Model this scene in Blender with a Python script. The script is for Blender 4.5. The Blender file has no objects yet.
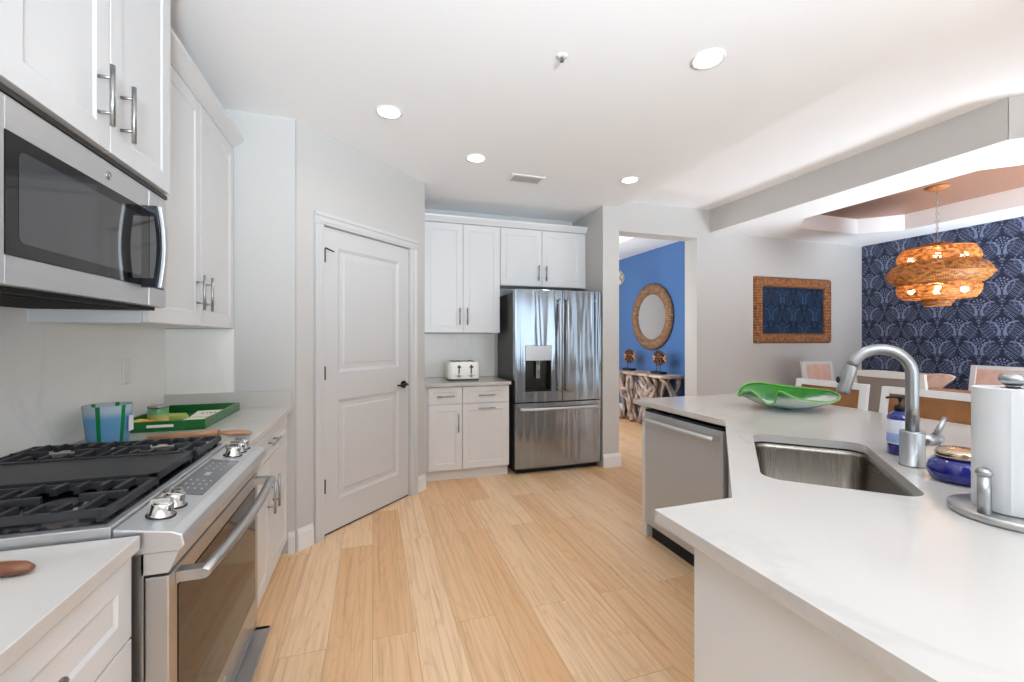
import bpy, bmesh, math, random
from mathutils import Vector, Matrix
from mathutils.geometry import tessellate_polygon

random.seed(7)
PI = math.pi
sc = bpy.context.scene
COL = sc.collection

# ------------------------------------------------------------------ camera, world, light, exposure
CAM_H, YAW, FPX, HOR = 1.32, math.radians(17.9), 432.0, 338.0
cam = bpy.data.objects.new('camera', bpy.data.cameras.new('camera'))
COL.objects.link(cam)
cam.location = (0, 0, CAM_H)
cam.rotation_euler = (PI / 2, 0, -YAW)
cam.data.sensor_width = 36
cam.data.lens = 36 * FPX / 1024
cam.data.shift_y = -(341 - HOR) / 1024
cam.data.clip_start = 0.02
sc.camera = cam

world = bpy.data.worlds.new('world')
sc.world = world
world.use_nodes = True
world.node_tree.nodes['Background'].inputs[0].default_value = (0.78, 0.90, 1.0, 1)
world.node_tree.nodes['Background'].inputs[1].default_value = 1.2

sc.view_settings.view_transform = 'Standard'
sc.view_settings.look = 'None'
sc.view_settings.gamma = 1.0
sc.view_settings.use_curve_mapping = False
sc.view_settings.exposure = 0.0
sc.cycles.max_bounces = 12
sc.cycles.diffuse_bounces = 7
sc.cycles.glossy_bounces = 5
sc.cycles.transmission_bounces = 10
sc.cycles.sample_clamp_indirect = 6.0
sc.cycles.caustics_reflective = False
sc.cycles.caustics_refractive = False


def light(name, kind, loc, energy, color=(1, 1, 1), size=None, size_y=None, rot=(0, 0, 0), parent=None, **kw):
    d = bpy.data.lights.new(name, kind)
    d.energy = energy
    d.color = color
    if kind == 'AREA':
        d.shape = 'RECTANGLE' if size_y else 'DISK'
        d.size = size
        if size_y:
            d.size_y = size_y
    elif size:
        d.shadow_soft_size = size
    for k, v in kw.items():
        setattr(d, k, v)
    o = bpy.data.objects.new(name, d)
    o.location = loc
    o.rotation_euler = rot
    COL.objects.link(o)
    if parent:
        o.parent = parent
    return o


# daylight through the sliding doors behind the camera and the window on the dining side,
# and added fill lights, out of view, that brighten the ceilings and the foyer
light('rear_daylight', 'AREA', (2.3, -4.35, 1.30), 72, (0.80, 0.90, 1.0), 5.6, 2.3, (PI / 2, 0, 0))
light('side_daylight', 'AREA', (6.10, -1.9, 1.35), 10, (0.86, 0.93, 1.0), 3.2, 2.2, (PI / 2, 0, PI / 2))
light('foyer_wall_fill', 'AREA', (2.15, 5.9, 1.75), 48, (0.9, 0.95, 1.0), 1.6, 2.0, (PI / 2, 0, -PI / 2))  # added fill inside the foyer, no window there; brightens the blue wall
light('ceiling_fill', 'AREA', (0.45, -2.5, 1.35), 172, (0.76, 0.885, 1.0), 0.6, None, (PI - math.radians(46), 0, 0), spread=math.radians(97))  # added fill behind the camera, aimed up to brighten the kitchen ceiling
light('dining_fill', 'AREA', (5.2, 0.7, 0.55), 62, (0.78, 0.89, 1.0), 1.2, None, (PI - math.radians(38), 0, 0), spread=math.radians(104))  # added low fill, aimed up at the dining ceiling and grey wall

# ------------------------------------------------------------------ materials


def lin(c):
    return tuple(((x / 255) / 12.92 if x <= 10.31 else ((x / 255 + 0.055) / 1.055) ** 2.4) for x in c)


class G:
    """small expression helper over shader math nodes"""

    def __init__(self, nt):
        self.nt = nt

    def node(self, t, **kw):
        n = self.nt.nodes.new(t)
        for k, v in kw.items():
            setattr(n, k, v)
        return n

    def m(self, op, a, b=None, c=None):
        n = self.node('ShaderNodeMath', operation=op)
        for i, x in enumerate((a, b, c)):
            if x is None:
                continue
            if isinstance(x, (int, float)):
                n.inputs[i].default_value = x
            else:
                self.nt.links.new(x, n.inputs[i])
        return n.outputs[0]

    def ss(self, x, lo, hi):
        n = self.node('ShaderNodeMapRange', interpolation_type='SMOOTHSTEP')
        self.nt.links.new(x, n.inputs[0])
        n.inputs[1].default_value = lo
        n.inputs[2].default_value = hi
        return n.outputs[0]

    def coord(self, scale=(1, 1, 1), rot=(0, 0, 0), loc=(0, 0, 0), kind='Object'):
        tc = self.node('ShaderNodeTexCoord')
        mp = self.node('ShaderNodeMapping')
        mp.inputs['Scale'].default_value = scale
        mp.inputs['Rotation'].default_value = rot
        mp.inputs['Location'].default_value = loc
        self.nt.links.new(tc.outputs[kind], mp.inputs[0])
        return mp.outputs[0]

    def noise(self, vec, scale=5, detail=4, rough=0.5, dist=0.0):
        n = self.node('ShaderNodeTexNoise')
        n.inputs['Scale'].default_value = scale
        n.inputs['Detail'].default_value = detail
        n.inputs['Roughness'].default_value = rough
        n.inputs['Distortion'].default_value = dist
        self.nt.links.new(vec, n.inputs['Vector'])
        return n.outputs['Fac']

    def ramp(self, fac, stops):
        n = self.node('ShaderNodeValToRGB')
        el = n.color_ramp.elements
        while len(el) < len(stops):
            el.new(0.5)
        for e, (p, c) in zip(el, stops):
            e.position = p
            e.color = (*c, 1)
        self.nt.links.new(fac, n.inputs[0])
        return n.outputs[0]

    def mix(self, fac, a, b, blend='MIX'):
        n = self.node('ShaderNodeMix', data_type='RGBA', blend_type=blend)
        for i, x in ((0, fac), (6, a), (7, b)):
            if isinstance(x, (int, float)):
                n.inputs[i].default_value = x
            elif isinstance(x, tuple):
                n.inputs[i].default_value = (*x, 1)
            else:
                self.nt.links.new(x, n.inputs[i])
        return n.outputs[2]

    def bump(self, h, strength=0.2, dist=0.002):
        n = self.node('ShaderNodeBump')
        n.inputs['Strength'].default_value = strength
        n.inputs['Distance'].default_value = dist
        self.nt.links.new(h, n.inputs['Height'])
        return n.outputs[0]

    def sep(self, vec):
        n = self.node('ShaderNodeSeparateXYZ')
        self.nt.links.new(vec, n.inputs[0])
        return n.outputs


MATS = {}


def mat(name, color, rough=0.5, metal=0.0, build=None, **kw):
    m = bpy.data.materials.new(name)
    m.use_nodes = True
    nt = m.node_tree
    b = nt.nodes['Principled BSDF']
    b.inputs['Base Color'].default_value = (*color, 1)
    b.inputs['Roughness'].default_value = rough
    b.inputs['Metallic'].default_value = metal
    for k, v in kw.items():
        b.inputs[k.replace('_', ' ')].default_value = v
    if build:
        build(G(nt), b, nt)
    else:
        g = G(nt)
        f = g.noise(g.coord(), 60, 2)
        r = g.m('MULTIPLY_ADD', f, 0.06, rough - 0.03)
        nt.links.new(r, b.inputs['Roughness'])
    MATS[name] = m
    return m


def paint(name, rgb, rough=0.5, tex=0.03):
    def bl(g, b, nt):
        f = g.noise(g.coord(), 220, 3)
        nt.links.new(g.bump(f, tex, 0.001), b.inputs['Normal'])
    return mat(name, lin(rgb), rough, build=bl)


wall_paint = paint('wall_paint', (193, 191, 188), 0.6)
ceiling_paint = paint('ceiling_paint', (246, 248, 250), 0.7)
white_lacquer = paint('white_lacquer', (216, 216, 216), 0.32, 0.01)
trim_paint = paint('trim_paint', (200, 200, 200), 0.35, 0.01)
blue_paint = paint('blue_paint', (70, 108, 160), 0.28, 0.05)
tan_paint = paint('tan_paint', (150, 112, 92), 0.5)
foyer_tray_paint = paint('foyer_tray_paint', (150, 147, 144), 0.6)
baseboard_paint = paint('baseboard_paint', (228, 228, 228), 0.35, 0.01)
plastic_white = mat('plastic_white', lin((236, 236, 234)), 0.3)
black_rubber = mat('black_rubber', lin((16, 16, 17)), 0.6)
black_gap = mat('black_gap', lin((10, 10, 10)), 0.7)
cast_iron = mat('cast_iron', lin((30, 30, 33)), 0.42)
black_glass = mat('black_glass', lin((14, 13, 13)), 0.05, Specular_IOR_Level=0.42)
grey_glass = mat('grey_glass', lin((52, 52, 54)), 0.06, Specular_IOR_Level=0.8)
enamel_black = mat('enamel_black', lin((20, 22, 30)), 0.15)
panel_grey = mat('panel_grey', lin((92, 92, 94)), 0.25)
dark_side = mat('dark_side', lin((62, 61, 57)), 0.45)
icon_grey = mat('icon_grey', lin((170, 170, 170)), 0.4)
nickel = mat('nickel', lin((166, 167, 168)), 0.32, 1.0)
chrome = mat('chrome', lin((215, 213, 210)), 0.08, 1.0)
badge_metal = mat('badge_metal', lin((190, 190, 192)), 0.25, 1.0)
dark_metal = mat('dark_metal', lin((60, 58, 56)), 0.3, 1.0)
cobalt = mat('cobalt_glass', lin((5, 14, 112)), 0.06, Coat_Weight=0.6)
paper = paint('paper_towel', (206, 206, 206), 0.85, 0.15)
card_paper = mat('card_paper', lin((238, 232, 214)), 0.7)
ink = mat('ink', lin((30, 30, 34)), 0.7)
red_ink = mat('red_ink', lin((196, 60, 50)), 0.7)
label_paper = mat('label_paper', lin((226, 228, 236)), 0.5)
label_blue = mat('label_blue', lin((150, 172, 220)), 0.5)
tray_green = mat('tray_green', lin((26, 98, 44)), 0.25)
orange_peel = mat('orange_peel', lin((226, 120, 32)), 0.45)
lemon_peel = mat('lemon_peel', lin((224, 196, 84)), 0.45)
leaf_paper = mat('leaf_paper', lin((170, 178, 80)), 0.6)
mirror_glass = mat('mirror_glass', (0.92, 0.92, 0.92), 0.01, 1.0)
shell_white = mat('shell_white', lin((230, 222, 208)), 0.5)
shaded_grey = mat('shaded_grey', lin((128, 120, 115)), 0.9)  # shade on the cane chair backs, put into the colour; seats share it
bulb_glow = mat('bulb_glow', (1, 0.8, 0.5), 0.3, Emission_Color=(1, 0.72, 0.38, 1), Emission_Strength=30.0)
lens_glow = mat('lens_glow', (1, 1, 1), 0.3, Emission_Color=(1, 0.98, 0.95, 1), Emission_Strength=14.0)


def _steel(brush, base, rough, wav):
    def bl(g, b, nt):
        v = g.coord(brush)
        f = g.noise(v, 1.0, 5, 0.6)
        r = g.m('MULTIPLY_ADD', f, 0.14, rough - 0.07)
        nt.links.new(r, b.inputs['Roughness'])
        if wav:
            w = g.noise(g.coord((8, 8, 0.5)), 1.0, 2.0, 0.45, 0.5)
            nt.links.new(g.bump(w, 1.0, wav), b.inputs['Normal'])
        c = g.ramp(f, [(0.3, tuple(x * 0.97 for x in base)), (0.7, tuple(min(1, x * 1.03) for x in base))])
        nt.links.new(c, b.inputs['Base Color'])
    return bl


steel_fridge = mat('steel_fridge', (0.5, 0.5, 0.5), 0.2, 0.94, build=_steel((4, 4, 300), lin((160, 168, 177)), 0.14, 0.02))
steel = mat('steel', (0.6, 0.6, 0.6), 0.3, 1.0, build=_steel((4, 4, 260), lin((186, 184, 182)), 0.34, 0))
steel_light = mat('steel_light', (0.6, 0.6, 0.6), 0.35, 0.85, build=_steel((4, 4, 240), lin((206, 206, 207)), 0.40, 0))
steel_panel = mat('steel_panel', (0.6, 0.6, 0.6), 0.45, 0.6, build=_steel((4, 4, 240), lin((186, 190, 194)), 0.45, 0))
steel_sink = mat('steel_sink', (0.4, 0.4, 0.4), 0.3, 1.0, build=_steel((4, 200, 4), lin((132, 125, 116)), 0.26, 0))


def _quartz(base, vein, rough, amount):
    def bl(g, b, nt):
        v = g.coord((1, 1, 1), (0.2, 0.1, 0.6))
        w = g.noise(v, 1.1, 6, 0.55, 1.2)
        d = g.m('ABSOLUTE', g.m('SUBTRACT', w, 0.5))
        k = g.m('SUBTRACT', 1.0, g.ss(d, 0.0, 0.035))
        k2 = g.m('MULTIPLY', k, g.ss(g.noise(v, 0.9, 2), 0.45, 0.65))
        soft = g.noise(v, 2.2, 5, 0.6)
        c = g.mix(g.m('MULTIPLY', g.ss(soft, 0.35, 0.8), 0.35 * amount), base, vein)
        c = g.mix(g.m('MULTIPLY', k2, 0.6 * amount), c, vein)
        nt.links.new(c, b.inputs['Base Color'])
    return bl


quartz = mat('quartz', (0.8, 0.8, 0.8), 0.16, build=_quartz(lin((196, 190, 184)), lin((178, 173, 169)), 0.16, 0.8))
quartz_splash = mat('quartz_splash', (0.8, 0.8, 0.8), 0.2, build=_quartz(lin((240, 237, 232)), lin((220, 218, 215)), 0.2, 0.6))


def _floor(g, b, nt):
    tc = g.coord((1, 1, 1), (0, 0, PI / 2))
    br = g.node('ShaderNodeTexBrick', offset=0.37, offset_frequency=2)
    nt.links.new(tc, br.inputs['Vector'])
    br.inputs['Color1'].default_value = (0, 0, 0, 1)
    br.inputs['Color2'].default_value = (1, 1, 1, 1)
    br.inputs['Mortar'].default_value = (0.5, 0.5, 0.5, 1)
    br.inputs['Scale'].default_value = 1.0
    br.inputs['Mortar Size'].default_value = 0.0012
    br.inputs['Mortar Smooth'].default_value = 0.3
    br.inputs['Brick Width'].default_value = 1.45
    br.inputs['Row Height'].default_value = 0.185
    tone = g.sep(br.outputs['Color'])[0]
    # grain, shifted for each plank
    base = g.coord((1, 1, 1))
    sx = g.sep(base)
    cmb = g.node('ShaderNodeCombineXYZ')
    nt.links.new(g.m('MULTIPLY', sx[0], 55), cmb.inputs[0])
    nt.links.new(g.m('MULTIPLY_ADD', tone, 37.0, g.m('MULTIPLY', sx[1], 1.3)), cmb.inputs[1])
    nt.links.new(g.m('MULTIPLY', tone, 91.0), cmb.inputs[2])
    grain = g.noise(cmb.outputs[0], 1.0, 6, 0.62, 0.5)
    cmb2 = g.node('ShaderNodeCombineXYZ')
    nt.links.new(g.m('MULTIPLY', sx[0], 5.0), cmb2.inputs[0])
    nt.links.new(g.m('MULTIPLY_ADD', tone, 13.0, g.m('MULTIPLY', sx[1], 0.55)), cmb2.inputs[1])
    nt.links.new(g.m('MULTIPLY', tone, 47.0), cmb2.inputs[2])
    n2 = g.noise(cmb2.outputs[0], 1.3, 3, 0.5, 0.8)
    rings = g.m('SINE', g.m('MULTIPLY', n2, 60.0))
    c = g.ramp(tone, [(0.0, lin((222, 174, 127))), (0.5, lin((231, 190, 146))), (1.0, lin((240, 206, 168)))])
    c = g.mix(g.m('MULTIPLY', g.ss(grain, 0.42, 0.75), 0.50), c, lin((170, 116, 70)))
    c = g.mix(g.m('MULTIPLY', g.ss(rings, 0.5, 1.0), 0.16), c, lin((160, 112, 66)))
    c = g.mix(g.m('MULTIPLY', g.ss(n2, 0.35, 0.7), 0.25), c, lin((228, 196, 156)))
    knots = g.ss(g.noise(g.coord((9, 3, 1)), 1.0, 2), 0.74, 0.80)
    c = g.mix(g.m('MULTIPLY', knots, 0.6), c, lin((120, 82, 50)))
    c = g.mix(g.m('MULTIPLY', br.outputs['Fac'], 0.55), c, lin((130, 94, 62)))
    nt.links.new(c, b.inputs['Base Color'])
    nt.links.new(g.m('MULTIPLY_ADD', grain, 0.12, 0.30), b.inputs['Roughness'])
    h = g.m('SUBTRACT', g.m('MULTIPLY', grain, 0.3), br.outputs['Fac'])
    nt.links.new(g.bump(h, 0.25, 0.0015), b.inputs['Normal'])


oak_floor = mat('oak_floor', (0.6, 0.4, 0.25), 0.35, build=_floor)


def _wallpaper(axis):
    def bl(g, b, nt):
        s = g.sep(g.coord())
        u, v = s[axis], s[2]
        P, H = 0.36, 0.42
        tot = None
        flo = None

        def ring(rr, rad, w):
            return g.m('SUBTRACT', 1.0, g.ss(g.m('ABSOLUTE', g.m('SUBTRACT', rr, rad)), w * 0.5, w))
        for off in (0.0, 0.5):
            du = g.m('MULTIPLY', g.m('SUBTRACT', g.m('FRACT', g.m('ADD', g.m('DIVIDE', u, P), 100 + off)), 0.5), P)
            dv = g.m('MULTIPLY', g.m('SUBTRACT', g.m('FRACT', g.m('ADD', g.m('DIVIDE', v, H), 100 + off)), 0.5), H)
            r = g.m('SQRT', g.m('ADD', g.m('MULTIPLY', du, du), g.m('MULTIPLY', dv, dv)))
            a = g.m('ARCTAN2', dv, du)
            x = g.m('ABSOLUTE', du)
            # flower head: beaded petals round a core
            dots = g.m('MULTIPLY', ring(r, 0.052, 0.012), g.ss(g.m('SINE', g.m('MULTIPLY', a, 11.0)), -0.2, 0.3))
            inner = g.m('MULTIPLY', ring(r, 0.026, 0.009), g.ss(g.m('SINE', g.m('MULTIPLY', a, 6.0)), -0.3, 0.2))
            core = g.m('SUBTRACT', 1.0, g.ss(r, 0.006, 0.010))
            # two thick horns rise under the flower and part to both sides
            hx = g.m('SUBTRACT', x, 0.105)
            hy = g.m('ADD', dv, 0.085)
            q = g.m('SQRT', g.m('ADD', g.m('MULTIPLY', hx, hx), g.m('MULTIPLY', g.m('MULTIPLY', hy, hy), 0.6)))
            taper = g.m('MULTIPLY_ADD', g.ss(dv, 0.03, -0.16), 0.012, 0.004)
            band = g.m('SUBTRACT', 1.0, g.ss(g.m('SUBTRACT', g.m('ABSOLUTE', g.m('SUBTRACT', q, 0.083)), taper), 0.0, 0.004))
            horn = g.m('MULTIPLY', band, g.m('MULTIPLY', g.ss(hx, 0.03, 0.0), g.ss(hy, -0.05, -0.03)))
            # scalloped ogee line
            og = g.m('ABSOLUTE', g.m('SUBTRACT', x, g.m('MULTIPLY_ADD', g.m('COSINE', g.m('MULTIPLY', dv, 2 * PI / H)), 0.045, 0.135)))
            bead = g.m('MULTIPLY', g.m('SUBTRACT', 1.0, g.ss(og, 0.004, 0.008)), g.ss(g.m('SINE', g.m('MULTIPLY', dv, 210.0)), -0.3, 0.2))
            e = g.m('MULTIPLY', bead, 0.8)
            for k in (dots, inner, core, g.m('MULTIPLY', horn, 0.9)):
                e = g.m('MAXIMUM', e, k)
            f = g.m('MAXIMUM', g.m('SUBTRACT', 1.0, g.ss(r, 0.060, 0.068)), g.m('SUBTRACT', 1.0, g.ss(g.m('SUBTRACT', g.m('ABSOLUTE', g.m('SUBTRACT', q, 0.083)), taper), 0.005, 0.012)))
            tot = e if tot is None else g.m('MAXIMUM', tot, e)
            flo = f if flo is None else g.m('MAXIMUM', flo, f)
        side = g.m('SIGN', g.m('SINE', g.m('MULTIPLY', u, 2 * PI / P)))
        h1 = g.m('SINE', g.m('MULTIPLY', g.m('ADD', g.m('MULTIPLY', u, side), v), 290.0))
        h2 = g.m('SINE', g.m('MULTIPLY', g.m('SUBTRACT', g.m('MULTIPLY', u, side), v), 150.0))
        hat = g.m('MULTIPLY', g.m('MULTIPLY', g.ss(h1, 0.0, 0.6), g.ss(h2, -0.75, -0.35)), g.m('SUBTRACT', 1.0, flo))
        worn = g.m('MULTIPLY_ADD', g.noise(g.coord(), 34, 5, 0.65), 1.3, 0.1)
        fac = g.m('MULTIPLY', g.m('MAXIMUM', tot, g.m('MULTIPLY', hat, 0.8)), worn)
        c = g.mix(fac, dark, pale)
        nt.links.new(c, b.inputs['Base Color'])
        nt.links.new(g.bump(tot, 0.3, 0.002), b.inputs['Normal'])
    dark, pale = (lin((25, 34, 58)), lin((138, 152, 186))) if axis == 1 else (lin((16, 30, 50)), lin((62, 88, 122)))
    return bl


wallpaper_y = mat('wallpaper_navy', (0.02, 0.03, 0.06), 0.5, build=_wallpaper(1))
wallpaper_x = mat('wallpaper_navy_framed', (0.02, 0.03, 0.06), 0.35, build=_wallpaper(0))


def _weave(c1, c2, kx, kz):
    def bl(g, b, nt):
        s = g.sep(g.coord(kind='Object'))
        a = g.m('SINE', g.m('MULTIPLY', g.m('ADD', s[0], s[1]), kx))
        z = g.m('SINE', g.m('MULTIPLY', s[2], kz))
        w = g.m('MULTIPLY_ADD', g.m('MULTIPLY', a, z), 0.5, 0.5)
        n = g.noise(g.coord(), 14, 4)
        f = g.m('MULTIPLY_ADD', n, 0.5, g.m('MULTIPLY', w, 0.5))
        nt.links.new(g.ramp(f, [(0.25, c1), (0.7, c2)]), b.inputs['Base Color'])
        nt.links.new(g.bump(w, 0.6, 0.004), b.inputs['Normal'])
    return bl


brown_weave = mat('brown_weave', (0.3, 0.15, 0.07), 0.6, build=_weave(lin((104, 62, 30)), lin((158, 104, 58)), 420, 420))
pink_cane = mat('pink_cane', (0.7, 0.5, 0.4), 0.7, build=_weave(lin((206, 160, 142)), lin((238, 204, 188)), 300, 300))
rattan = mat('rattan', (0.4, 0.2, 0.08), 0.5, build=_weave(lin((140, 78, 34)), lin((196, 126, 66)), 240, 500))


def _wrapped(g, b, nt):
    # cane wound round a rectangular frame: the turns run across each side
    s = g.sep(g.coord())
    hor = g.m('GREATER_THAN', g.m('MULTIPLY', g.m('ABSOLUTE', s[2]), 1.0), g.m('SUBTRACT', g.m('ABSOLUTE', s[0]), 0.24))
    w1 = g.m('SINE', g.m('MULTIPLY', s[0], 330.0))
    w2 = g.m('SINE', g.m('MULTIPLY', s[2], 330.0))
    w = g.m('ADD', g.m('MULTIPLY', hor, w1), g.m('MULTIPLY', g.m('SUBTRACT', 1.0, hor), w2))
    n = g.noise(g.coord(), 26, 4)
    f = g.m('MULTIPLY_ADD', w, 0.26, n)
    nt.links.new(g.ramp(f, [(0.2, lin((84, 48, 24))), (0.5, lin((150, 92, 50))), (0.8, lin((196, 138, 88)))]), b.inputs['Base Color'])
    nt.links.new(g.bump(w, 0.8, 0.004), b.inputs['Normal'])


wrapped_cane = mat('wrapped_cane', (0.3, 0.16, 0.08), 0.5, build=_wrapped)


def _wood(c1, c2, c3, sx=(2, 30, 30), rough=0.45):
    def bl(g, b, nt):
        f = g.noise(g.coord(sx), 1.0, 6, 0.6, 0.6)
        nt.links.new(g.ramp(f, [(0.3, c1), (0.5, c2), (0.72, c3)]), b.inputs['Base Color'])
        nt.links.new(g.bump(f, 0.2, 0.002), b.inputs['Normal'])
    return bl


walnut = mat('walnut', (0.2, 0.1, 0.05), 0.4, build=_wood(lin((70, 40, 26)), lin((116, 70, 44)), lin((150, 98, 64))))
teak = mat('teak', (0.4, 0.2, 0.1), 0.5, build=_wood(lin((136, 92, 62)), lin((168, 120, 84)), lin((190, 144, 106))))
table_wood = mat('table_wood', (0.4, 0.25, 0.15), 0.35, build=_wood(lin((150, 104, 76)), lin((186, 138, 108)), lin((210, 166, 136)), (20, 2, 20)))
driftwood = mat('driftwood', (0.4, 0.35, 0.3), 0.7, build=_wood(lin((92, 78, 70)), lin((160, 142, 130)), lin((206, 192, 180)), (5, 5, 5), 0.7))
dark_wood = mat('dark_wood', (0.1, 0.05, 0.03), 0.5, build=_wood(lin((48, 28, 18)), lin((92, 56, 34)), lin((140, 92, 56)), (12, 12, 12)))
shell_pink = mat('shell_pink', (0.8, 0.65, 0.55), 0.6, build=_wood(lin((214, 176, 156)), lin((236, 206, 190)), lin((246, 226, 214)), (8, 8, 8)))


def _rope(g, b, nt):
    s = g.sep(g.coord())
    a = g.m('ARCTAN2', s[2], s[1])
    w = g.m('SINE', g.m('MULTIPLY', a, 110.0))
    n = g.noise(g.coord(), 20, 4)
    f = g.m('MULTIPLY_ADD', w, 0.22, n)
    nt.links.new(g.ramp(f, [(0.25, lin((70, 46, 30))), (0.75, lin((158, 120, 86)))]), b.inputs['Base Color'])
    nt.links.new(g.bump(w, 0.6, 0.004), b.inputs['Normal'])


twig_wrap = mat('twig_wrap', (0.3, 0.2, 0.1), 0.7, build=_rope)


def _shade(g, b, nt):
    # open woven rattan: dark gaps between the strands, some of them open so that the bulbs show through
    s = g.sep(g.coord())
    a = g.m('ARCTAN2', s[1], s[0])
    wob = g.m('MULTIPLY', g.noise(g.coord((5, 5, 5)), 1.0, 2), 6.0)
    r1 = g.m('SINE', g.m('MULTIPLY_ADD', a, 130.0, wob))
    z1 = g.m('SINE', g.m('MULTIPLY_ADD', s[2], 640.0, wob))
    n = g.noise(g.coord((26, 26, 60)), 1.0, 4)
    strand = g.m('MAXIMUM', g.ss(z1, -0.5, 0.1), g.ss(r1, 0.35, 0.65))
    hole = g.m('MULTIPLY', g.m('SUBTRACT', 1.0, strand), g.ss(n, 0.42, 0.58))
    col = g.ramp(g.m('MULTIPLY', g.m('MULTIPLY_ADD', n, 0.8, 0.1), g.m('MULTIPLY_ADD', strand, 0.6, 0.4)), [(0.12, lin((46, 24, 10))), (0.38, lin((132, 78, 34))), (0.62, lin((206, 144, 78)))])
    nt.links.new(col, b.inputs['Base Color'])
    nt.links.new(g.bump(strand, 0.7, 0.004), b.inputs['Normal'])
    tr = g.node('ShaderNodeBsdfTranslucent')
    nt.links.new(col, tr.inputs[0])
    mx = g.node('ShaderNodeMixShader')
    mx.inputs[0].default_value = 0.22
    nt.links.new(b.outputs[0], mx.inputs[1])
    nt.links.new(tr.outputs[0], mx.inputs[2])
    tp = g.node('ShaderNodeBsdfTransparent')
    mx2 = g.node('ShaderNodeMixShader')
    nt.links.new(hole, mx2.inputs[0])
    nt.links.new(mx.outputs[0], mx2.inputs[1])
    nt.links.new(tp.outputs[0], mx2.inputs[2])
    nt.links.new(mx2.outputs[0], nt.nodes['Material Output'].inputs[0])


shade_weave = mat('shade_weave', (0.5, 0.25, 0.1), 0.55, build=_shade)


def _bucket(g, b, nt):
    s = g.sep(g.coord())
    a = g.m('ARCTAN2', s[1], s[0])
    st = g.m('SINE', g.m('MULTIPLY_ADD', a, 6.0, 4.5))
    stripe = g.ss(st, 0.80, 0.86)
    lo = g.ss(s[2], 0.14, 0.10)
    c = g.mix(lo, lin((214, 232, 242)), lin((124, 186, 230)))
    c = g.mix(stripe, c, lin((30, 150, 78)))
    nt.links.new(c, b.inputs['Base Color'])


bucket_glass = mat('bucket_glass', (0.3, 0.6, 0.8), 0.12, build=_bucket, Transmission_Weight=0.45, IOR=1.3)


def _art(g, b, nt):
    s = g.sep(g.coord())
    n = g.noise(g.coord((5, 5, 16), (0, 0.5, 0.3)), 1.0, 4, 0.6, 2.0)
    inside = g.ss(s[1], 0.02, 0.10)
    h = g.m('ADD', g.m('MULTIPLY_ADD', n, 0.075, s[2]), g.m('MULTIPLY', inside, 0.05))
    c = g.ramp(g.m('MULTIPLY', h, 5.6), [(0.10, lin((60, 176, 186))), (0.28, lin((120, 206, 208))), (0.45, lin((222, 228, 222))), (0.60, lin((214, 226, 216))), (0.72, lin((70, 150, 96))), (0.86, lin((24, 116, 26))), (1.0, lin((36, 140, 28)))])
    nt.links.new(c, b.inputs['Base Color'])


art_glass = mat('art_glass', (0.2, 0.7, 0.4), 0.06, build=_art, Transmission_Weight=0.3, IOR=1.35, Coat_Weight=0.5)
rim_glass = mat('rim_glass', lin((92, 160, 50)), 0.08, Coat_Weight=0.5)


def _tin(g, b, nt):
    s = g.sep(g.coord())
    c = g.ramp(g.m('MULTIPLY', s[2], 11.0), [(0.1, lin((232, 206, 120))), (0.4, lin((190, 178, 96))), (0.55, lin((96, 150, 96))), (0.85, lin((70, 128, 84)))])
    nt.links.new(c, b.inputs['Base Color'])


tin_paint = mat('tin_paint', (0.4, 0.5, 0.3), 0.3, build=_tin)

# ------------------------------------------------------------------ mesh helpers


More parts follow.
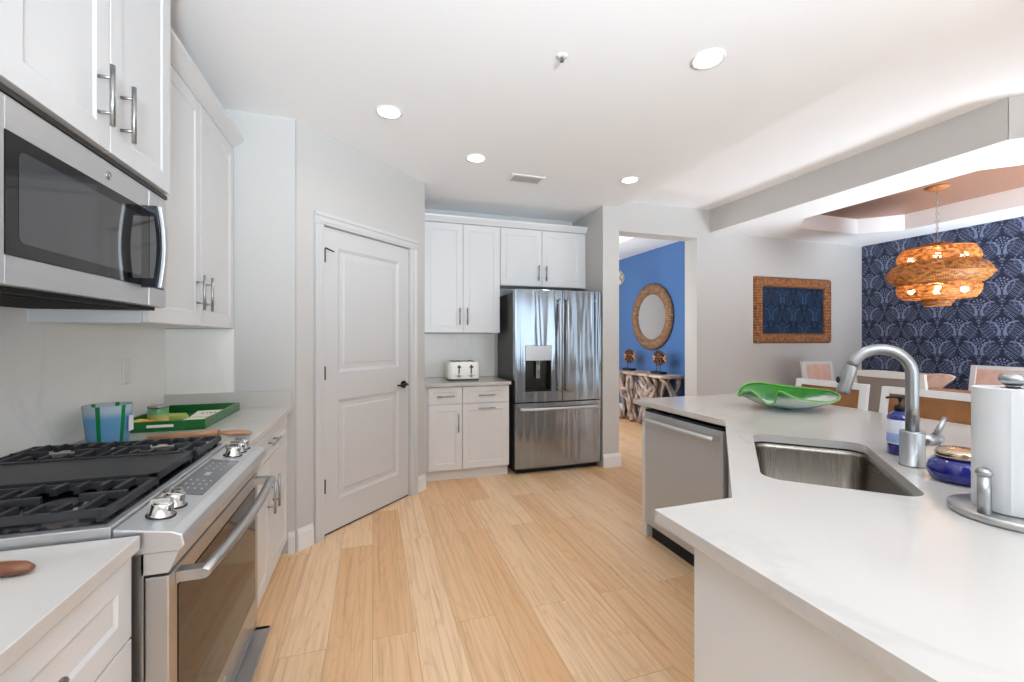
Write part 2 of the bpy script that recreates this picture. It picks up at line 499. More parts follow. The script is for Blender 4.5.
class MB:
    def __init__(self):
        self.v, self.f, self.m, self.s = [], [], [], []

    def add(self, vs, fs, m=0, smooth=False):
        o = len(self.v)
        self.v += [tuple(x) for x in vs]
        for f in fs:
            self.f.append(tuple(i + o for i in f))
            self.m.append(m)
            self.s.append(smooth)
        return self

    def box(self, x0, x1, y0, y1, z0, z1, m=0):
        vs = [(x, y, z) for z in (z0, z1) for y in (y0, y1) for x in (x0, x1)]
        return self.add(vs, [(0, 2, 3, 1), (4, 5, 7, 6), (0, 1, 5, 4), (2, 6, 7, 3), (0, 4, 6, 2), (1, 3, 7, 5)], m)

    def prism(self, poly, z0, z1, m=0, hole=None):
        n = len(poly)
        vs = [(x, y, z0) for x, y in poly] + [(x, y, z1) for x, y in poly]
        fs = [(i, (i + 1) % n, n + (i + 1) % n, n + i) for i in range(n)]
        if not hole:
            fs += [tuple(range(n - 1, -1, -1)), tuple(range(n, 2 * n))]
            return self.add(vs, fs, m)
        k = len(hole)
        vs += [(x, y, z0) for x, y in hole] + [(x, y, z1) for x, y in hole]
        h0, h1 = 2 * n, 2 * n + k
        fs += [(h0 + (i + 1) % k, h0 + i, h1 + i, h1 + (i + 1) % k) for i in range(k)]
        tris = tessellate_polygon([[Vector((x, y, 0)) for x, y in poly], [Vector((x, y, 0)) for x, y in hole]])
        lo = lambda i: i if i < n else h0 + i - n
        hi = lambda i: n + i if i < n else h1 + i - n
        for t in tris:
            fs.append(tuple(lo(i) for i in t))
            fs.append(tuple(hi(i) for i in reversed(t)))
        return self.add(vs, fs, m)

    def extrude(self, prof, axis, a0, a1, m=0):
        """profile of (p,z); axis 'x': p is y, swept along x; axis 'y': p is x"""
        n = len(prof)
        P = (lambda a, p, z: (a, p, z)) if axis == 'x' else (lambda a, p, z: (p, a, z))
        vs = [P(a0, p, z) for p, z in prof] + [P(a1, p, z) for p, z in prof]
        fs = [(i, (i + 1) % n, n + (i + 1) % n, n + i) for i in range(n)] + [tuple(range(n - 1, -1, -1)), tuple(range(n, 2 * n))]
        return self.add(vs, fs, m)

    def lathe(self, prof, c=(0, 0, 0), n=32, m=0, smooth=True, M=None, closed=False):
        vs, fs = [], []
        k = len(prof)
        for r, z in prof:
            for j in range(n):
                a = 2 * PI * j / n
                vs.append(Vector((r * math.cos(a), r * math.sin(a), z)))
        if M is not None:
            vs = [M @ v for v in vs]
        vs = [(v.x + c[0], v.y + c[1], v.z + c[2]) for v in vs]
        for i in range(k if closed else k - 1):
            i2 = (i + 1) % k
            for j in range(n):
                fs.append((i * n + j, i * n + (j + 1) % n, i2 * n + (j + 1) % n, i2 * n + j))
        self.add(vs, fs, m, smooth)
        if not closed:
            o = len(self.v) - k * n
            for base, rev in ((o, True), (o + (k - 1) * n, False)):
                r = prof[0][0] if rev else prof[-1][0]
                if r > 1e-5:
                    ring = list(range(base, base + n))
                    self.f.append(tuple(reversed(ring)) if rev else tuple(ring))
                    self.m.append(m)
                    self.s.append(False)
        return self

    def tube(self, pts, r, n=10, m=0, caps=True, flat=1.0):
        pts = [Vector(p) for p in pts]
        rs = r if isinstance(r, (list, tuple)) else [r] * len(pts)
        vs, fs = [], []
        prev = None
        for i, p in enumerate(pts):
            t = (pts[min(i + 1, len(pts) - 1)] - pts[max(i - 1, 0)]).normalized()
            if prev is None:
                up = Vector((0, 0, 1)) if abs(t.z) < 0.9 else Vector((1, 0, 0))
                u = t.cross(up).normalized()
            else:
                u = (prev - t * prev.dot(t)).normalized()
            prev = u
            w = t.cross(u)
            for j in range(n):
                a = 2 * PI * j / n
                vs.append(p + (u * math.cos(a) + w * math.sin(a) * flat) * rs[i])
        for i in range(len(pts) - 1):
            for j in range(n):
                fs.append((i * n + j, i * n + (j + 1) % n, (i + 1) * n + (j + 1) % n, (i + 1) * n + j))
        self.add(vs, fs, m, True)
        if caps:
            o = len(self.v) - len(vs)
            e = o + (len(pts) - 1) * n
            for f in (tuple(reversed(range(o, o + n))), tuple(range(e, e + n))):
                self.f.append(f)
                self.m.append(m)
                self.s.append(False)
        return self

    def cyl(self, p0, p1, r, r1=None, n=24, m=0):
        return self.tube([p0, p1], [r, r if r1 is None else r1], n, m)

    def ball(self, c, rx, ry=None, rz=None, n=20, k=12, m=0):
        ry = rx if ry is None else ry
        rz = rx if rz is None else rz
        prof = [(max(1e-4, math.sin(PI * i / k)), -math.cos(PI * i / k)) for i in range(k + 1)]
        return self.lathe(prof, c, n, m, True, Matrix.Diagonal((rx, ry, rz)))

    def torus(self, c, R, r, n=32, k=10, m=0, M=None):
        prof = [(R + r * math.cos(2 * PI * i / k), r * math.sin(2 * PI * i / k)) for i in range(k)]
        return self.lathe(prof, c, n, m, True, M, closed=True)

    def shaker(self, x0, x1, z0, z1, yf, t=0.02, st=0.06, rec=0.0045, m=0):
        """front faces -y at y=yf; frame with a recessed flat panel"""
        def R(i, y):
            return [(x0 + i, y, z0 + i), (x1 - i, y, z0 + i), (x1 - i, y, z1 - i), (x0 + i, y, z1 - i)]
        vs = R(0, yf + t) + R(0, yf) + R(st, yf) + R(st + 0.009, yf + rec)
        fs = [(3, 2, 1, 0)]
        for k in range(3):
            for j in range(4):
                fs.append((4 * k + j, 4 * k + (j + 1) % 4, 4 * k + 4 + (j + 1) % 4, 4 * k + 4 + j))
        fs.append((12, 13, 14, 15))
        return self.add(vs, fs, m)


def rrect(w, d, r, n=6):
    pts = []
    for cx, cy, a0 in ((w - r, d - r, 0), (-w + r, d - r, PI / 2), (-w + r, -d + r, PI), (w - r, -d + r, 1.5 * PI)):
        for k in range(n + 1):
            a = a0 + PI / 2 * k / n
            pts.append((cx + r * math.cos(a), cy + r * math.sin(a)))
    return pts


def loft(mb, rings, m=0, smooth=True, caps=True):
    n = len(rings[0])
    vs = [p for r in rings for p in r]
    fs = [(i * n + j, i * n + (j + 1) % n, (i + 1) * n + (j + 1) % n, (i + 1) * n + j) for i in range(len(rings) - 1) for j in range(n)]
    mb.add(vs, fs, m, smooth)
    if caps:
        mb.add(rings[0], [tuple(range(n - 1, -1, -1))], m)
        mb.add(rings[-1], [tuple(range(n))], m)
    return mb


def part(name, mb, m, parent=None, bevel=0.0, label=None, seg=2):
    me = bpy.data.meshes.new(name)
    me.from_pydata(mb.v, [], mb.f)
    for k in (m if isinstance(m, (list, tuple)) else [m]):
        me.materials.append(k)
    me.polygons.foreach_set('material_index', mb.m)
    me.polygons.foreach_set('use_smooth', mb.s)
    b = bmesh.new()
    b.from_mesh(me)
    bmesh.ops.recalc_face_normals(b, faces=b.faces)
    b.to_mesh(me)
    b.free()
    me.update()
    o = bpy.data.objects.new(name, me)
    COL.objects.link(o)
    if parent:
        o.parent = parent
    if bevel:
        md = o.modifiers.new('bevel', 'BEVEL')
        md.width = bevel
        md.segments = seg
        md.limit_method = 'ANGLE'
        md.angle_limit = math.radians(40)
    if label:
        o['label'] = label
    return o


def thing(name, label, cat, loc=(0, 0, 0), rz=0.0, group=None):
    o = bpy.data.objects.new(name, None)
    o.empty_display_size = 0.05
    COL.objects.link(o)
    o.location = loc
    o.rotation_euler = (0, 0, rz)
    o['label'] = label
    o['category'] = cat
    if group:
        o['group'] = group
    return o


def solo(name, mb, m, label, cat, loc=(0, 0, 0), rz=0.0, group=None, bevel=0.0):
    o = part(name, mb, m, None, bevel)
    o.location = loc
    o.rotation_euler = (0, 0, rz)
    o['label'] = label
    o['category'] = cat
    if group:
        o['group'] = group
    return o


STRUCT_LABEL = {}


def struct(name, mb, m, parent=None, bevel=0.0, label=None):
    o = part(name, mb, m, parent, bevel)
    if parent is None:
        o['kind'] = 'structure'
        o['category'] = name.split('_')[0]
        if label:
            o['label'] = label
    return o


def dup(root, loc, rz, label, group=None):
    r = root.copy()
    COL.objects.link(r)
    r.location = loc
    r.rotation_euler = (0, 0, rz)
    r['label'] = label
    if group:
        r['group'] = group
    for ch in list(root.children):
        c = ch.copy()
        COL.objects.link(c)
        c.parent = r
        for gch in list(ch.children):
            d = gch.copy()
            COL.objects.link(d)
            d.parent = c
    return r


def pull(parent, x, z, yf, length=0.165, vert=True, r=0.006, off=0.032):
    """bar pull with two posts, on a front that faces -y"""
    mb = MB()
    y = yf - off
    h = length / 2
    q = length * 0.29
    if vert:
        mb.cyl((x, y, z - h), (x, y, z + h), r, n=12)
        for s in (-q, q):
            mb.cyl((x, yf - 0.0005, z + s), (x, y, z + s), r * 0.8, n=10)
    else:
        mb.cyl((x - h, y, z), (x + h, y, z), r, n=12)
        for s in (-q, q):
            mb.cyl((x + s, yf - 0.0005, z), (x + s, y, z), r * 0.8, n=10)
    return part('handle', mb, nickel, parent)


def badge(parent, x, z, yf, r=0.013):
    """small round maker's emblem: a ring round a flowing monogram"""
    mb = MB()
    Mx = Matrix.Rotation(PI / 2, 3, 'X')
    mb.lathe([(r, 0), (r, 0.002), (r * 0.85, 0.0026), (r * 0.82, 0.0016), (0.0001, 0.0016)], (x, yf - 0.0002, z), 24, 0, True, Mx)
    for s in (-1, 1):
        pts = [(x + s * r * (0.12 + 0.3 * math.cos(t)), yf - 0.0022, z + r * 0.42 * math.sin(t)) for t in [0.4 + k * 5.0 / 10 for k in range(11)]]
        mb.tube(pts, r * 0.06, 5)
    return part('emblem', mb, badge_metal, parent)


A_LEFT, A_BACK, A_DIAG, A_DW = PI / 2, 0.0, PI / 4, -PI / 2

# ------------------------------------------------------------------ the setting
XW = -1.13
struct('floor', MB().box(-1.4, 6.6, -4.8, 8.2, -0.06, 0.0), oak_floor, label='light honey oak plank floor')
struct('wall_left', MB().box(XW - 0.12, XW, -4.6, 3.07, 0, 2.9), wall_paint, label='white wall behind the range and the long cabinets')
struct('wall_return', MB().box(XW, -0.452, 2.945, 3.065, 0, 2.67), wall_paint, label='short grey-white wall at the end of the range counter')
# diagonal pantry wall: local frame along the wall, x to the right, front at y=0
DC = (-0.441, 2.957, 0)
DL = 1.239
D0, D1, DH = 0.195, 1.045, 2.065


def placed(o, loc, rz):
    o.location = loc
    o.rotation_euler = (0, 0, rz)
    return o


w = MB().box(-0.01, D0 - 0.02, 0, 0.12, 0, 2.67).box(D1 + 0.02, DL, 0, 0.12, 0, 2.67).box(D0 - 0.02, D1 + 0.02, 0, 0.12, DH + 0.02, 2.67)
placed(struct('wall_diagonal', w, wall_paint, label='angled white wall that holds the pantry door'), DC, A_DIAG)
struct('wall_pantry', MB().box(0.315, 0.435, 3.845, 4.69, 0, 2.67), wall_paint, label='narrow wall left of the refrigerator cabinets')
struct('wall_back', MB().box(0.435, 2.22, 4.57, 4.69, 0, 2.8), wall_paint, label='back wall behind the refrigerator')
struct('wall_column', MB().box(2.232, 2.42, 3.90, 4.70, 0, 2.67), wall_paint, label='white wall end beside the refrigerator')
g_ = MB().box(2.42, 3.53, 4.05, 4.25, 2.465, 2.80).box(3.53, 6.33, 4.05, 4.25, 0, 2.80)
struct('wall_dining', g_, wall_paint, label='pale grey wall with the framed panel')
struct('wall_right', MB().box(6.21, 6.33, -0.2, 4.05, 0, 2.80), wallpaper_y, label='navy damask wallpapered wall of the dining area')
b_ = MB().box(6.21, 6.33, -4.6, -3.6, 0, 2.8).box(6.21, 6.33, -3.6, -0.2, 2.5, 2.8).box(6.21, 6.33, -3.6, -0.2, 0, 0.1)
struct('wall_side', b_, wall_paint, label='side wall of the living area with a wide opening')
b_ = MB().box(XW, -0.6, -4.6, -4.5, 0, 2.8).box(5.2, 6.21, -4.6, -4.5, 0, 2.8).box(-0.6, 5.2, -4.6, -4.5, 2.5, 2.8)
struct('wall_rear', b_, wall_paint, label='rear wall with the sliding doors')
fr = MB()
for x in (-0.6, 0.85, 2.3, 3.75, 5.14):
    fr.box(x, x + 0.06, -4.58, -4.5, 0, 2.5)
fr.box(-0.54, 5.2, -4.58, -4.5, 2.44, 2.5).box(-0.54, 5.2, -4.58, -4.5, 0, 0.06)
struct('window_1', fr, trim_paint, label='white frame of the rear sliding doors')
struct('wall_foyer', MB().box(4.30, 4.42, 4.25, 8.0, 0, 3.0), blue_paint, label='blue wall of the foyer')
struct('wall_foyer_back', MB().box(1.7, 4.30, 7.9, 8.0, 0, 3.0), wall_paint, label='far wall of the foyer')
struct('wall_foyer_left', MB().box(1.6, 1.7, 4.70, 8.0, 0, 3.0), wall_paint, label='left wall of the foyer')

# ceilings
kp = [(XW, -0.2), (0.89, -0.2), (2.42, 1.33), (2.42, 4.05), (2.42, 4.69), (XW, 4.69)]
struct('ceiling_kitchen', MB().prism(kp, 2.67, 2.80), ceiling_paint, label='white dropped kitchen ceiling')
struct('ceiling_living', MB().box(XW - 0.12, 6.33, -4.6, 4.25, 2.80, 2.9), ceiling_paint, label='higher white ceiling of the living area')
out = [(4.5, 4.05), (6.21, 4.05), (6.21, 3.28), (6.21, 1.95), (6.21, 0.35), (4.96, 0.35), (3.72, 1.59), (3.72, 4.05)]
hol = [(4.50, 3.58), (5.42, 3.58), (5.72, 3.28), (5.72, 1.95), (5.42, 1.65), (4.5, 1.65), (4.2, 1.95), (4.2, 3.28)]
cb = MB()
vs, fs = [], []
for z in (2.54, 2.715):
    vs += [(x, y, z) for x, y in out] + [(x, y, z) for x, y in hol]
for i in range(8):
    j = (i + 1) % 8
    fs.append((i, j, 8 + j, 8 + i))
    fs.append((8 + i, 8 + j, 24 + j, 24 + i))
cb.add(vs, fs)
struct('ceiling_dining', cb, ceiling_paint, label='white dropped ceiling round the dining tray')
bm_ = MB()
for a, b in (((3.72, 4.05), (3.72, 1.59)), ((3.72, 1.59), (4.96, 0.35)), ((4.96, 0.35), (6.21, 0.35))):
    nx, ny = (b[1] - a[1]), -(b[0] - a[0])
    L = math.hypot(nx, ny)
    nx, ny = -nx / L * 0.0015, -ny / L * 0.0015
    bm_.add([(a[0] - nx, a[1] - ny, 2.54), (b[0] - nx, b[1] - ny, 2.54), (b[0] - nx, b[1] - ny, 2.80), (a[0] - nx, a[1] - ny, 2.80),
             (a[0] - nx * 5, a[1] - ny * 5, 2.54), (b[0] - nx * 5, b[1] - ny * 5, 2.54), (b[0] - nx * 5, b[1] - ny * 5, 2.80), (a[0] - nx * 5, a[1] - ny * 5, 2.80)],
            [(0, 1, 2, 3), (4, 7, 6, 5), (0, 4, 5, 1), (0, 3, 7, 4), (1, 5, 6, 2)])
struct('wall_beam', bm_, wall_paint, label='grey face of the beam above the bar')
struct('ceiling_tray', MB().prism([(x, y) for x, y in hol], 2.715, 2.74), tan_paint, label='tan recess of the dining ceiling')
fp = [(1.6, 4.25), (4.30, 4.25), (4.30, 8.0), (1.6, 8.0)]
fh = [(1.9, 5.15), (3.53, 5.15), (3.53, 7.5), (1.9, 7.5)]
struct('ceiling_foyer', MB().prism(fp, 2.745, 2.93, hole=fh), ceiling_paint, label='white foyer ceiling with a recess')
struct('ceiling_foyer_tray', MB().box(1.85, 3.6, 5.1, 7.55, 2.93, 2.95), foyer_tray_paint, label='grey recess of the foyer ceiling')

# baseboards and casings


def base(name, loc, rz, x0, x1, h=0.135):
    mb = MB().extrude([(0, 0), (-0.016, 0), (-0.016, h - 0.03), (-0.010, h - 0.012), (-0.008, h), (0, h)], 'x', x0, x1)
    return placed(struct(name, mb, baseboard_paint), loc, rz)


base('baseboard_diagonal_left', DC, A_DIAG, -0.008, D0 - 0.09)
base('baseboard_diagonal_right', DC, A_DIAG, D1 + 0.09, DL)
base('baseboard_column', (2.232, 3.90, 0), 0, 0.0, 0.204)
base('baseboard_column_side', (2.42, 3.90, 0), PI / 2, 0.0, 0.15)
base('baseboard_return', (-0.49, 2.945, 0), 0, 0.0, 0.035)
base('baseboard_dining', (3.53, 4.05, 0), 0, 0.0, 2.66)
base('baseboard_foyer', (4.30, 8.0, 0), -PI / 2, 0.0, 3.74)

# backsplash slabs
struct('trim_1', MB().box(XW, XW + 0.012, 0.0, 2.944, 0.907, 1.43), quartz_splash, label='pale stone backsplash along the range wall')
struct('trim_2', MB().box(XW + 0.013, -0.78, 2.932, 2.944, 0.907, 1.372), quartz_splash, label='pale stone backsplash on the short return wall')
struct('trim_3', MB().box(0.437, 1.27, 4.557, 4.569, 0.907, 1.365), quartz_splash, label='pale stone backsplash behind the toaster')

# pantry door with casing, in the diagonal wall
dr = thing('door_1', 'white two-panel pantry door with dark lever handle', 'door', DC, A_DIAG)
dr['kind'] = 'structure'
d = MB()
x0, x1, z0, z1 = D0 + 0.006, D1 - 0.006, 0.014, DH - 0.005
yf, t = 0.012, 0.035
pan = [(x0 + 0.115, x1 - 0.115, 1.085, 1.935), (x0 + 0.115, x1 - 0.115, 0.215, 0.895)]
d.box(x0, pan[0][0], yf, yf + t, z0, z1).box(pan[0][1], x1, yf, yf + t, z0, z1)
for za, zb in ((z0, 0.215), (0.895, 1.085), (1.935, z1)):
    d.box(pan[0][0], pan[0][1], yf, yf + t, za, zb)
for a, b, za, zb in pan:
    def R(i, y):
        return [(a + i, y, za + i), (b - i, y, za + i), (b - i, y, zb - i), (a + i, y, zb - i)]
    vs = R(0, yf) + R(0.022, yf + 0.010) + R(0.05, yf + 0.010) + R(0.062, yf + 0.004)
    fs = [(4 * k + j, 4 * k + (j + 1) % 4, 4 * k + 4 + (j + 1) % 4, 4 * k + 4 + j) for k in range(3) for j in range(4)] + [(12, 13, 14, 15)]
    d.add(vs, fs)
leaf = part('door_leaf', d, trim_paint, dr)
cs = MB()
prof = [(0.0, 0.0), (-0.020, 0.0), (-0.020, 0.022), (-0.014, 0.030), (-0.014, 0.058), (-0.010, 0.066), (-0.010, 0.074), (0.0, 0.078)]
cw = 0.078
for xs, sgn in ((D0 - 0.003, -1), (D1 + 0.003, 1)):
    pr = [(xs + sgn * (cw - q), y) for y, q in prof]
    cs.add([(x, y, 0) for x, y in pr] + [(x, y, DH + cw * 0) for x, y in pr],
           [(i, (i + 1) % 8, 8 + (i + 1) % 8, 8 + i) for i in range(8)] + [tuple(range(7, -1, -1)), tuple(range(8, 16))])
cs.extrude([(y, DH + cw - q) for y, q in prof], 'x', D0 - 0.003 - cw, D1 + 0.003 + cw)
cs.box(D0 - 0.019, D0, 0.001, 0.1, 0, DH + 0.018).box(D1, D1 + 0.019, 0.001, 0.1, 0, DH + 0.018).box(D0, D1, 0.001, 0.1, DH, DH + 0.018)
part('casing', cs, trim_paint, dr)
part('threshold_gap', MB().box(D0, D1, 0.02, 0.1, 0.001, 0.012), black_gap, dr)
for z in (1.866, 1.087, 0.336):
    hg = MB().cyl((D0 + 0.001, -0.004, z - 0.045), (D0 + 0.001, -0.004, z + 0.045), 0.0065, n=10)
    hg.box(D0 - 0.0, D0 + 0.012, -0.001, 0.006, z - 0.045, z + 0.045)
    if z > 1.8:
        hg.cyl((D0 + 0.004, -0.006, z + 0.05), (D0 + 0.055, -0.03, z + 0.03), 0.005, n=8)
    part('hinge', hg, dark_metal, dr)
lv = MB()
lx, lz = x1 - 0.065, 0.94
lv.cyl((lx, yf, lz), (lx, yf - 0.012, lz), 0.030, n=24)
lv.cyl((lx, yf - 0.012, lz), (lx, yf - 0.05, lz), 0.011, n=14)
lv.tube([(lx, yf - 0.05, lz), (lx - 0.03, yf - 0.053, lz + 0.005), (lx - 0.075, yf - 0.052, lz - 0.002), (lx - 0.115, yf - 0.047, lz + 0.004)], [0.011, 0.010, 0.008, 0.007], 10)
part('lever_handle', lv, dark_metal, leaf)

# ------------------------------------------------------------------ cabinets


def cabinet_body(x0, x1, depth, z0, z1, y0=0.0, toe=0.0):
    mb = MB().box(x0, x1, y0, depth, z0, z1)
    if toe:
        mb.box(x0, x1, y0 + toe, depth, 0.0, z0)
    return mb


# over the microwave: front plane x=-0.70
c = thing('wall_cabinet', 'white two-door wall cabinet above the microwave', 'cabinet', (-0.70, 1.118, 0), A_LEFT, 'white wall cabinets')
part('body', MB().box(0, 0.765, 0.021, 0.428, 1.838, 2.60), white_lacquer, c)
for a, b, hx in ((0.003, 0.379, 0.325), (0.384, 0.762, 0.435)):
    dd = part('door', MB().shaker(a, b, 1.841, 2.597, 0.0), white_lacquer, c, 0.0012)
    pull(dd, hx, 1.975, 0.0)
part('crown_trim', MB().extrude([(0.42, 2.601), (0.0, 2.601), (-0.03, 2.66), (-0.03, 2.668), (0.42, 2.668)], 'x', 0, 0.765), white_lacquer, c)

# right wall cabinet on the range wall: front plane x=-0.78
c = thing('wall_cabinet', 'tall white two-door wall cabinet right of the microwave', 'cabinet', (-0.78, 1.905, 0), A_LEFT, 'white wall cabinets')
part('body', MB().box(0, 1.036, 0.021, 0.348, 1.375, 2.445), white_lacquer, c)
for a, b, hx in ((0.012, 0.512, 0.462), (0.517, 1.024, 0.567)):
    dd = part('door', MB().shaker(a, b, 1.378, 2.435, 0.0), white_lacquer, c, 0.0012)
    pull(dd, hx, 1.532, 0.0)
part('crown_trim', MB().extrude([(0.34, 2.446), (0.004, 2.446), (0.0, 2.452), (-0.046, 2.492), (-0.05, 2.505), (0.34, 2.505)], 'x', 0, 1.036), white_lacquer, c)

# base cabinets on the range wall: front plane x=-0.49
c = thing('base_cabinet', 'white base cabinet under the counter nearest the camera', 'cabinet', (-0.477, 0.18, 0), A_LEFT, 'white base cabinets')
part('body', cabinet_body(0, 0.922, 0.636, 0.10, 0.873, 0.021, 0.06), white_lacquer, c)
for a, b in ((0.003, 0.458), (0.463, 0.919)):
    dw_ = part('drawer', MB().shaker(a, b, 0.70, 0.868, 0.0, st=0.05), white_lacquer, c, 0.0012)
    pull(dw_, (a + b) / 2 - 0.12, 0.80, 0.0, vert=False)
    dd = part('door', MB().shaker(a, b, 0.105, 0.695, 0.0), white_lacquer, c, 0.0012)
    pull(dd, a + 0.05 if a > 0.3 else b - 0.05, 0.30, 0.0)

c = thing('base_cabinet', 'white base cabinet with drawer and two doors between range and pantry door', 'cabinet', (-0.49, 1.905, 0), A_LEFT, 'white base cabinets')
part('body', cabinet_body(0, 1.036, 0.636, 0.10, 0.873, 0.021, 0.03), white_lacquer, c)
dw_ = part('drawer', MB().shaker(0.10, 1.0, 0.725, 0.868, 0.0, st=0.045), white_lacquer, c, 0.0012)
pull(dw_, 0.55, 0.80, 0.0, 0.19, vert=False)
for a, b, hx in ((0.10, 0.537, 0.488), (0.542, 1.0, 0.593)):
    dd = part('door', MB().shaker(a, b, 0.105, 0.72, 0.0), white_lacquer, c, 0.0012)
    pull(dd, hx, 0.535, 0.0)

# counters on the range wall
o = solo('countertop', MB().box(XW + 0.014, -0.465, -0.2, 1.106, 0.875, 0.905), quartz, 'white quartz countertop left of the range, nearest the camera', 'countertop', group='white quartz countertops', bevel=0.002)
c = thing('countertop', 'white quartz countertop right of the range holding the green tray', 'countertop', (0, 0, 0), 0, 'white quartz countertops')
part('slab', MB().box(XW + 0.014, -0.465, 1.896, 2.943, 0.875, 0.905), quartz, c, 0.002)
part('end_splash', MB().box(XW + 0.014, -0.469, 2.919, 2.931, 0.9055, 1.0), quartz, c, 0.001)

# ------------------------------------------------------------------ range
RG = (-0.42, 1.115, 0)
rng = thing('gas_range', 'stainless steel slide-in gas range with black grates and oven door', 'stove', RG, A_LEFT)
W = 0.772
part('body', MB().box(0.004, W - 0.004, 0.045, 0.69, 0.03, 0.862), steel, rng)
part('kick_plate', MB().box(0.02, W - 0.02, 0.08, 0.6, 0.0, 0.028), black_gap, rng)
ct = MB().box(0.0, W, 0.10, 0.69, 0.888, 0.9255)
part('cooktop', ct, steel_light, rng, 0.002)
part('burner_pan', MB().box(0.02, W - 0.02, 0.115, 0.665, 0.926, 0.9285), enamel_black, rng)
cp = MB().extrude([(0.098, 0.919), (-0.006, 0.902), (-0.026, 0.893), (-0.031, 0.868), (-0.02, 0.858), (0.098, 0.858)], 'x', 0.0, W)
part('control_panel', cp, steel_light, rng, 0.003)
vent = MB().extrude([(0.05, 0.857), (-0.018, 0.857), (0.0, 0.812), (0.05, 0.812)], 'x', 0.004, W - 0.004)
part('vent_trim', vent, steel_light, rng)
SL = (0.919 - 0.902) / 0.104


def top(y):
    return 0.902 + (y + 0.006) * SL


ds = MB()
a_, b_ = 0.008, 0.088
ds.add([(x, y, top(y) + k) for k in (0.0002, 0.0014) for x, y in ((0.225, a_), (0.555, a_), (0.555, b_), (0.225, b_))],
       [(0, 3, 2, 1), (4, 5, 6, 7), (0, 1, 5, 4), (1, 2, 6, 5), (2, 3, 7, 6), (3, 0, 4, 7)])
ic = ds
for x, y, sx_, sy_ in [(0.27 + 0.034 * i, 0.024 + 0.016 * j, 0.009, 0.0045) for i in range(3) for j in range(4)] + [(0.40, 0.05, 0.03, 0.014)] + [(0.45 + 0.03 * i, 0.03 + 0.02 * j, 0.008, 0.004) for i in range(3) for j in range(3)]:
    ic.add([(x + p * sx_ / 2, y + q * sy_ / 2, top(y + q * sy_ / 2) + 0.0017) for p, q in ((-1, -1), (1, -1), (1, 1), (-1, 1))], [(0, 1, 2, 3)], 1)
part('display', ds, [panel_grey, icon_grey], rng)
TILT = Matrix.Rotation(math.atan(SL), 3, 'X')
for x in (0.085, 0.148, 0.622, 0.676, 0.728):
    y = 0.045
    k = MB().lathe([(0.026, 0.0), (0.026, 0.004), (0.022, 0.006), (0.0215, 0.026), (0.019, 0.030), (0.0001, 0.030)], (x, y, top(y) + 0.0005), 28, 0, True, TILT)
    k.add([(x + p, y + q, top(y) + zz) for zz, sc_ in ((0.026, 1.0), (0.040, 0.8)) for p, q in ((-0.006 * sc_, -0.022 * sc_), (0.006 * sc_, -0.022 * sc_), (0.006 * sc_, 0.022 * sc_), (-0.006 * sc_, 0.022 * sc_))],
          [(0, 3, 2, 1), (4, 5, 6, 7), (0, 1, 5, 4), (1, 2, 6, 5), (2, 3, 7, 6), (3, 0, 4, 7)])
    kn = part('knob', k, chrome, rng)
    part('knob_skirt', MB().lathe([(0.029, 0.0), (0.029, 0.002), (0.0001, 0.002)], (x, y, top(y) + 0.0002), 28, 0, True, TILT), black_rubber, kn)


def grate(x0, x1, name='grate', plate=False):
    mb = MB()
    z = 0.957
    ya, yb = 0.122, 0.655
    r = 0.0075
    if plate:
        mb.box(x0 + 0.006, x1 - 0.006, ya + 0.02, yb - 0.02, 0.951, 0.959)
        mb.box(x0, x0 + 0.012, ya, yb, 0.941, 0.963).box(x1 - 0.012, x1, ya, yb, 0.941, 0.963)
        mb.box(x0, x1, ya, ya + 0.02, 0.941, 0.963).box(x0, x1, yb - 0.02, yb, 0.941, 0.963)
    else:
        def bar(p, q, rr=r):
            p, q = Vector(p), Vector(q)
            tt = (q - p).normalized()
            s = tt.cross(Vector((0, 0, 1))) * rr
            vs = [v + k for v in (p, q) for k in (-s + Vector((0, 0, -0.012)), s + Vector((0, 0, -0.012)), s * 0.7 + Vector((0, 0, 0.005)), -s * 0.7 + Vector((0, 0, 0.005)))]
            mb.add(vs, [(0, 1, 2, 3), (7, 6, 5, 4), (0, 4, 5, 1), (1, 5, 6, 2), (2, 6, 7, 3), (3, 7, 4, 0)])
        for yy in (ya, yb, (ya + yb) / 2):
            bar((x0, yy, z - 0.006), (x1, yy, z - 0.006))
        for xx in (x0 + 0.008, x1 - 0.008):
            bar((xx, ya, z - 0.004), (xx, yb, z - 0.004))
        xm = (x0 + x1) / 2
        for cy in (ya + 0.133, yb - 0.133):
            bar((xm, cy - 0.125, z), (xm, cy - 0.035, z))
            bar((xm, cy + 0.035, z), (xm, cy + 0.125, z))
            for dy in (-0.09, -0.045, 0.0, 0.045, 0.09):
                g2 = 0.055 if abs(dy) < 0.06 else 0.02
                bar((x0 + 0.008, cy + dy, z), (xm - g2, cy + dy, z))
                bar((xm + g2, cy + dy, z), (x1 - 0.008, cy + dy, z))
    for xx in (x0 + 0.012, x1 - 0.012):
        for yy in (ya + 0.01, yb - 0.01):
            mb.box(xx - 0.007, xx + 0.007, yy - 0.007, yy + 0.007, 0.9286, 0.949)
    return part(name, mb, cast_iron, rng, 0.0015)


grate(0.022, 0.250)
grate(0.262, 0.510, 'griddle', True)
grate(0.522, 0.750)
for x, y, r in ((0.136, 0.255, 0.042), (0.136, 0.522, 0.034), (0.636, 0.255, 0.048), (0.636, 0.522, 0.034), (0.386, 0.39, 0.04)):
    bb = part('burner', MB().lathe([(r * 1.15, 0.9287), (r * 1.15, 0.933), (r, 0.937), (0.0001, 0.937)], (x, y, 0), 28), nickel, rng)
    part('burner_cap', MB().lathe([(r * 0.92, 0.9372), (r * 0.92, 0.942), (r * 0.8, 0.945), (0.0001, 0.945)], (x, y, 0), 28), cast_iron, bb)
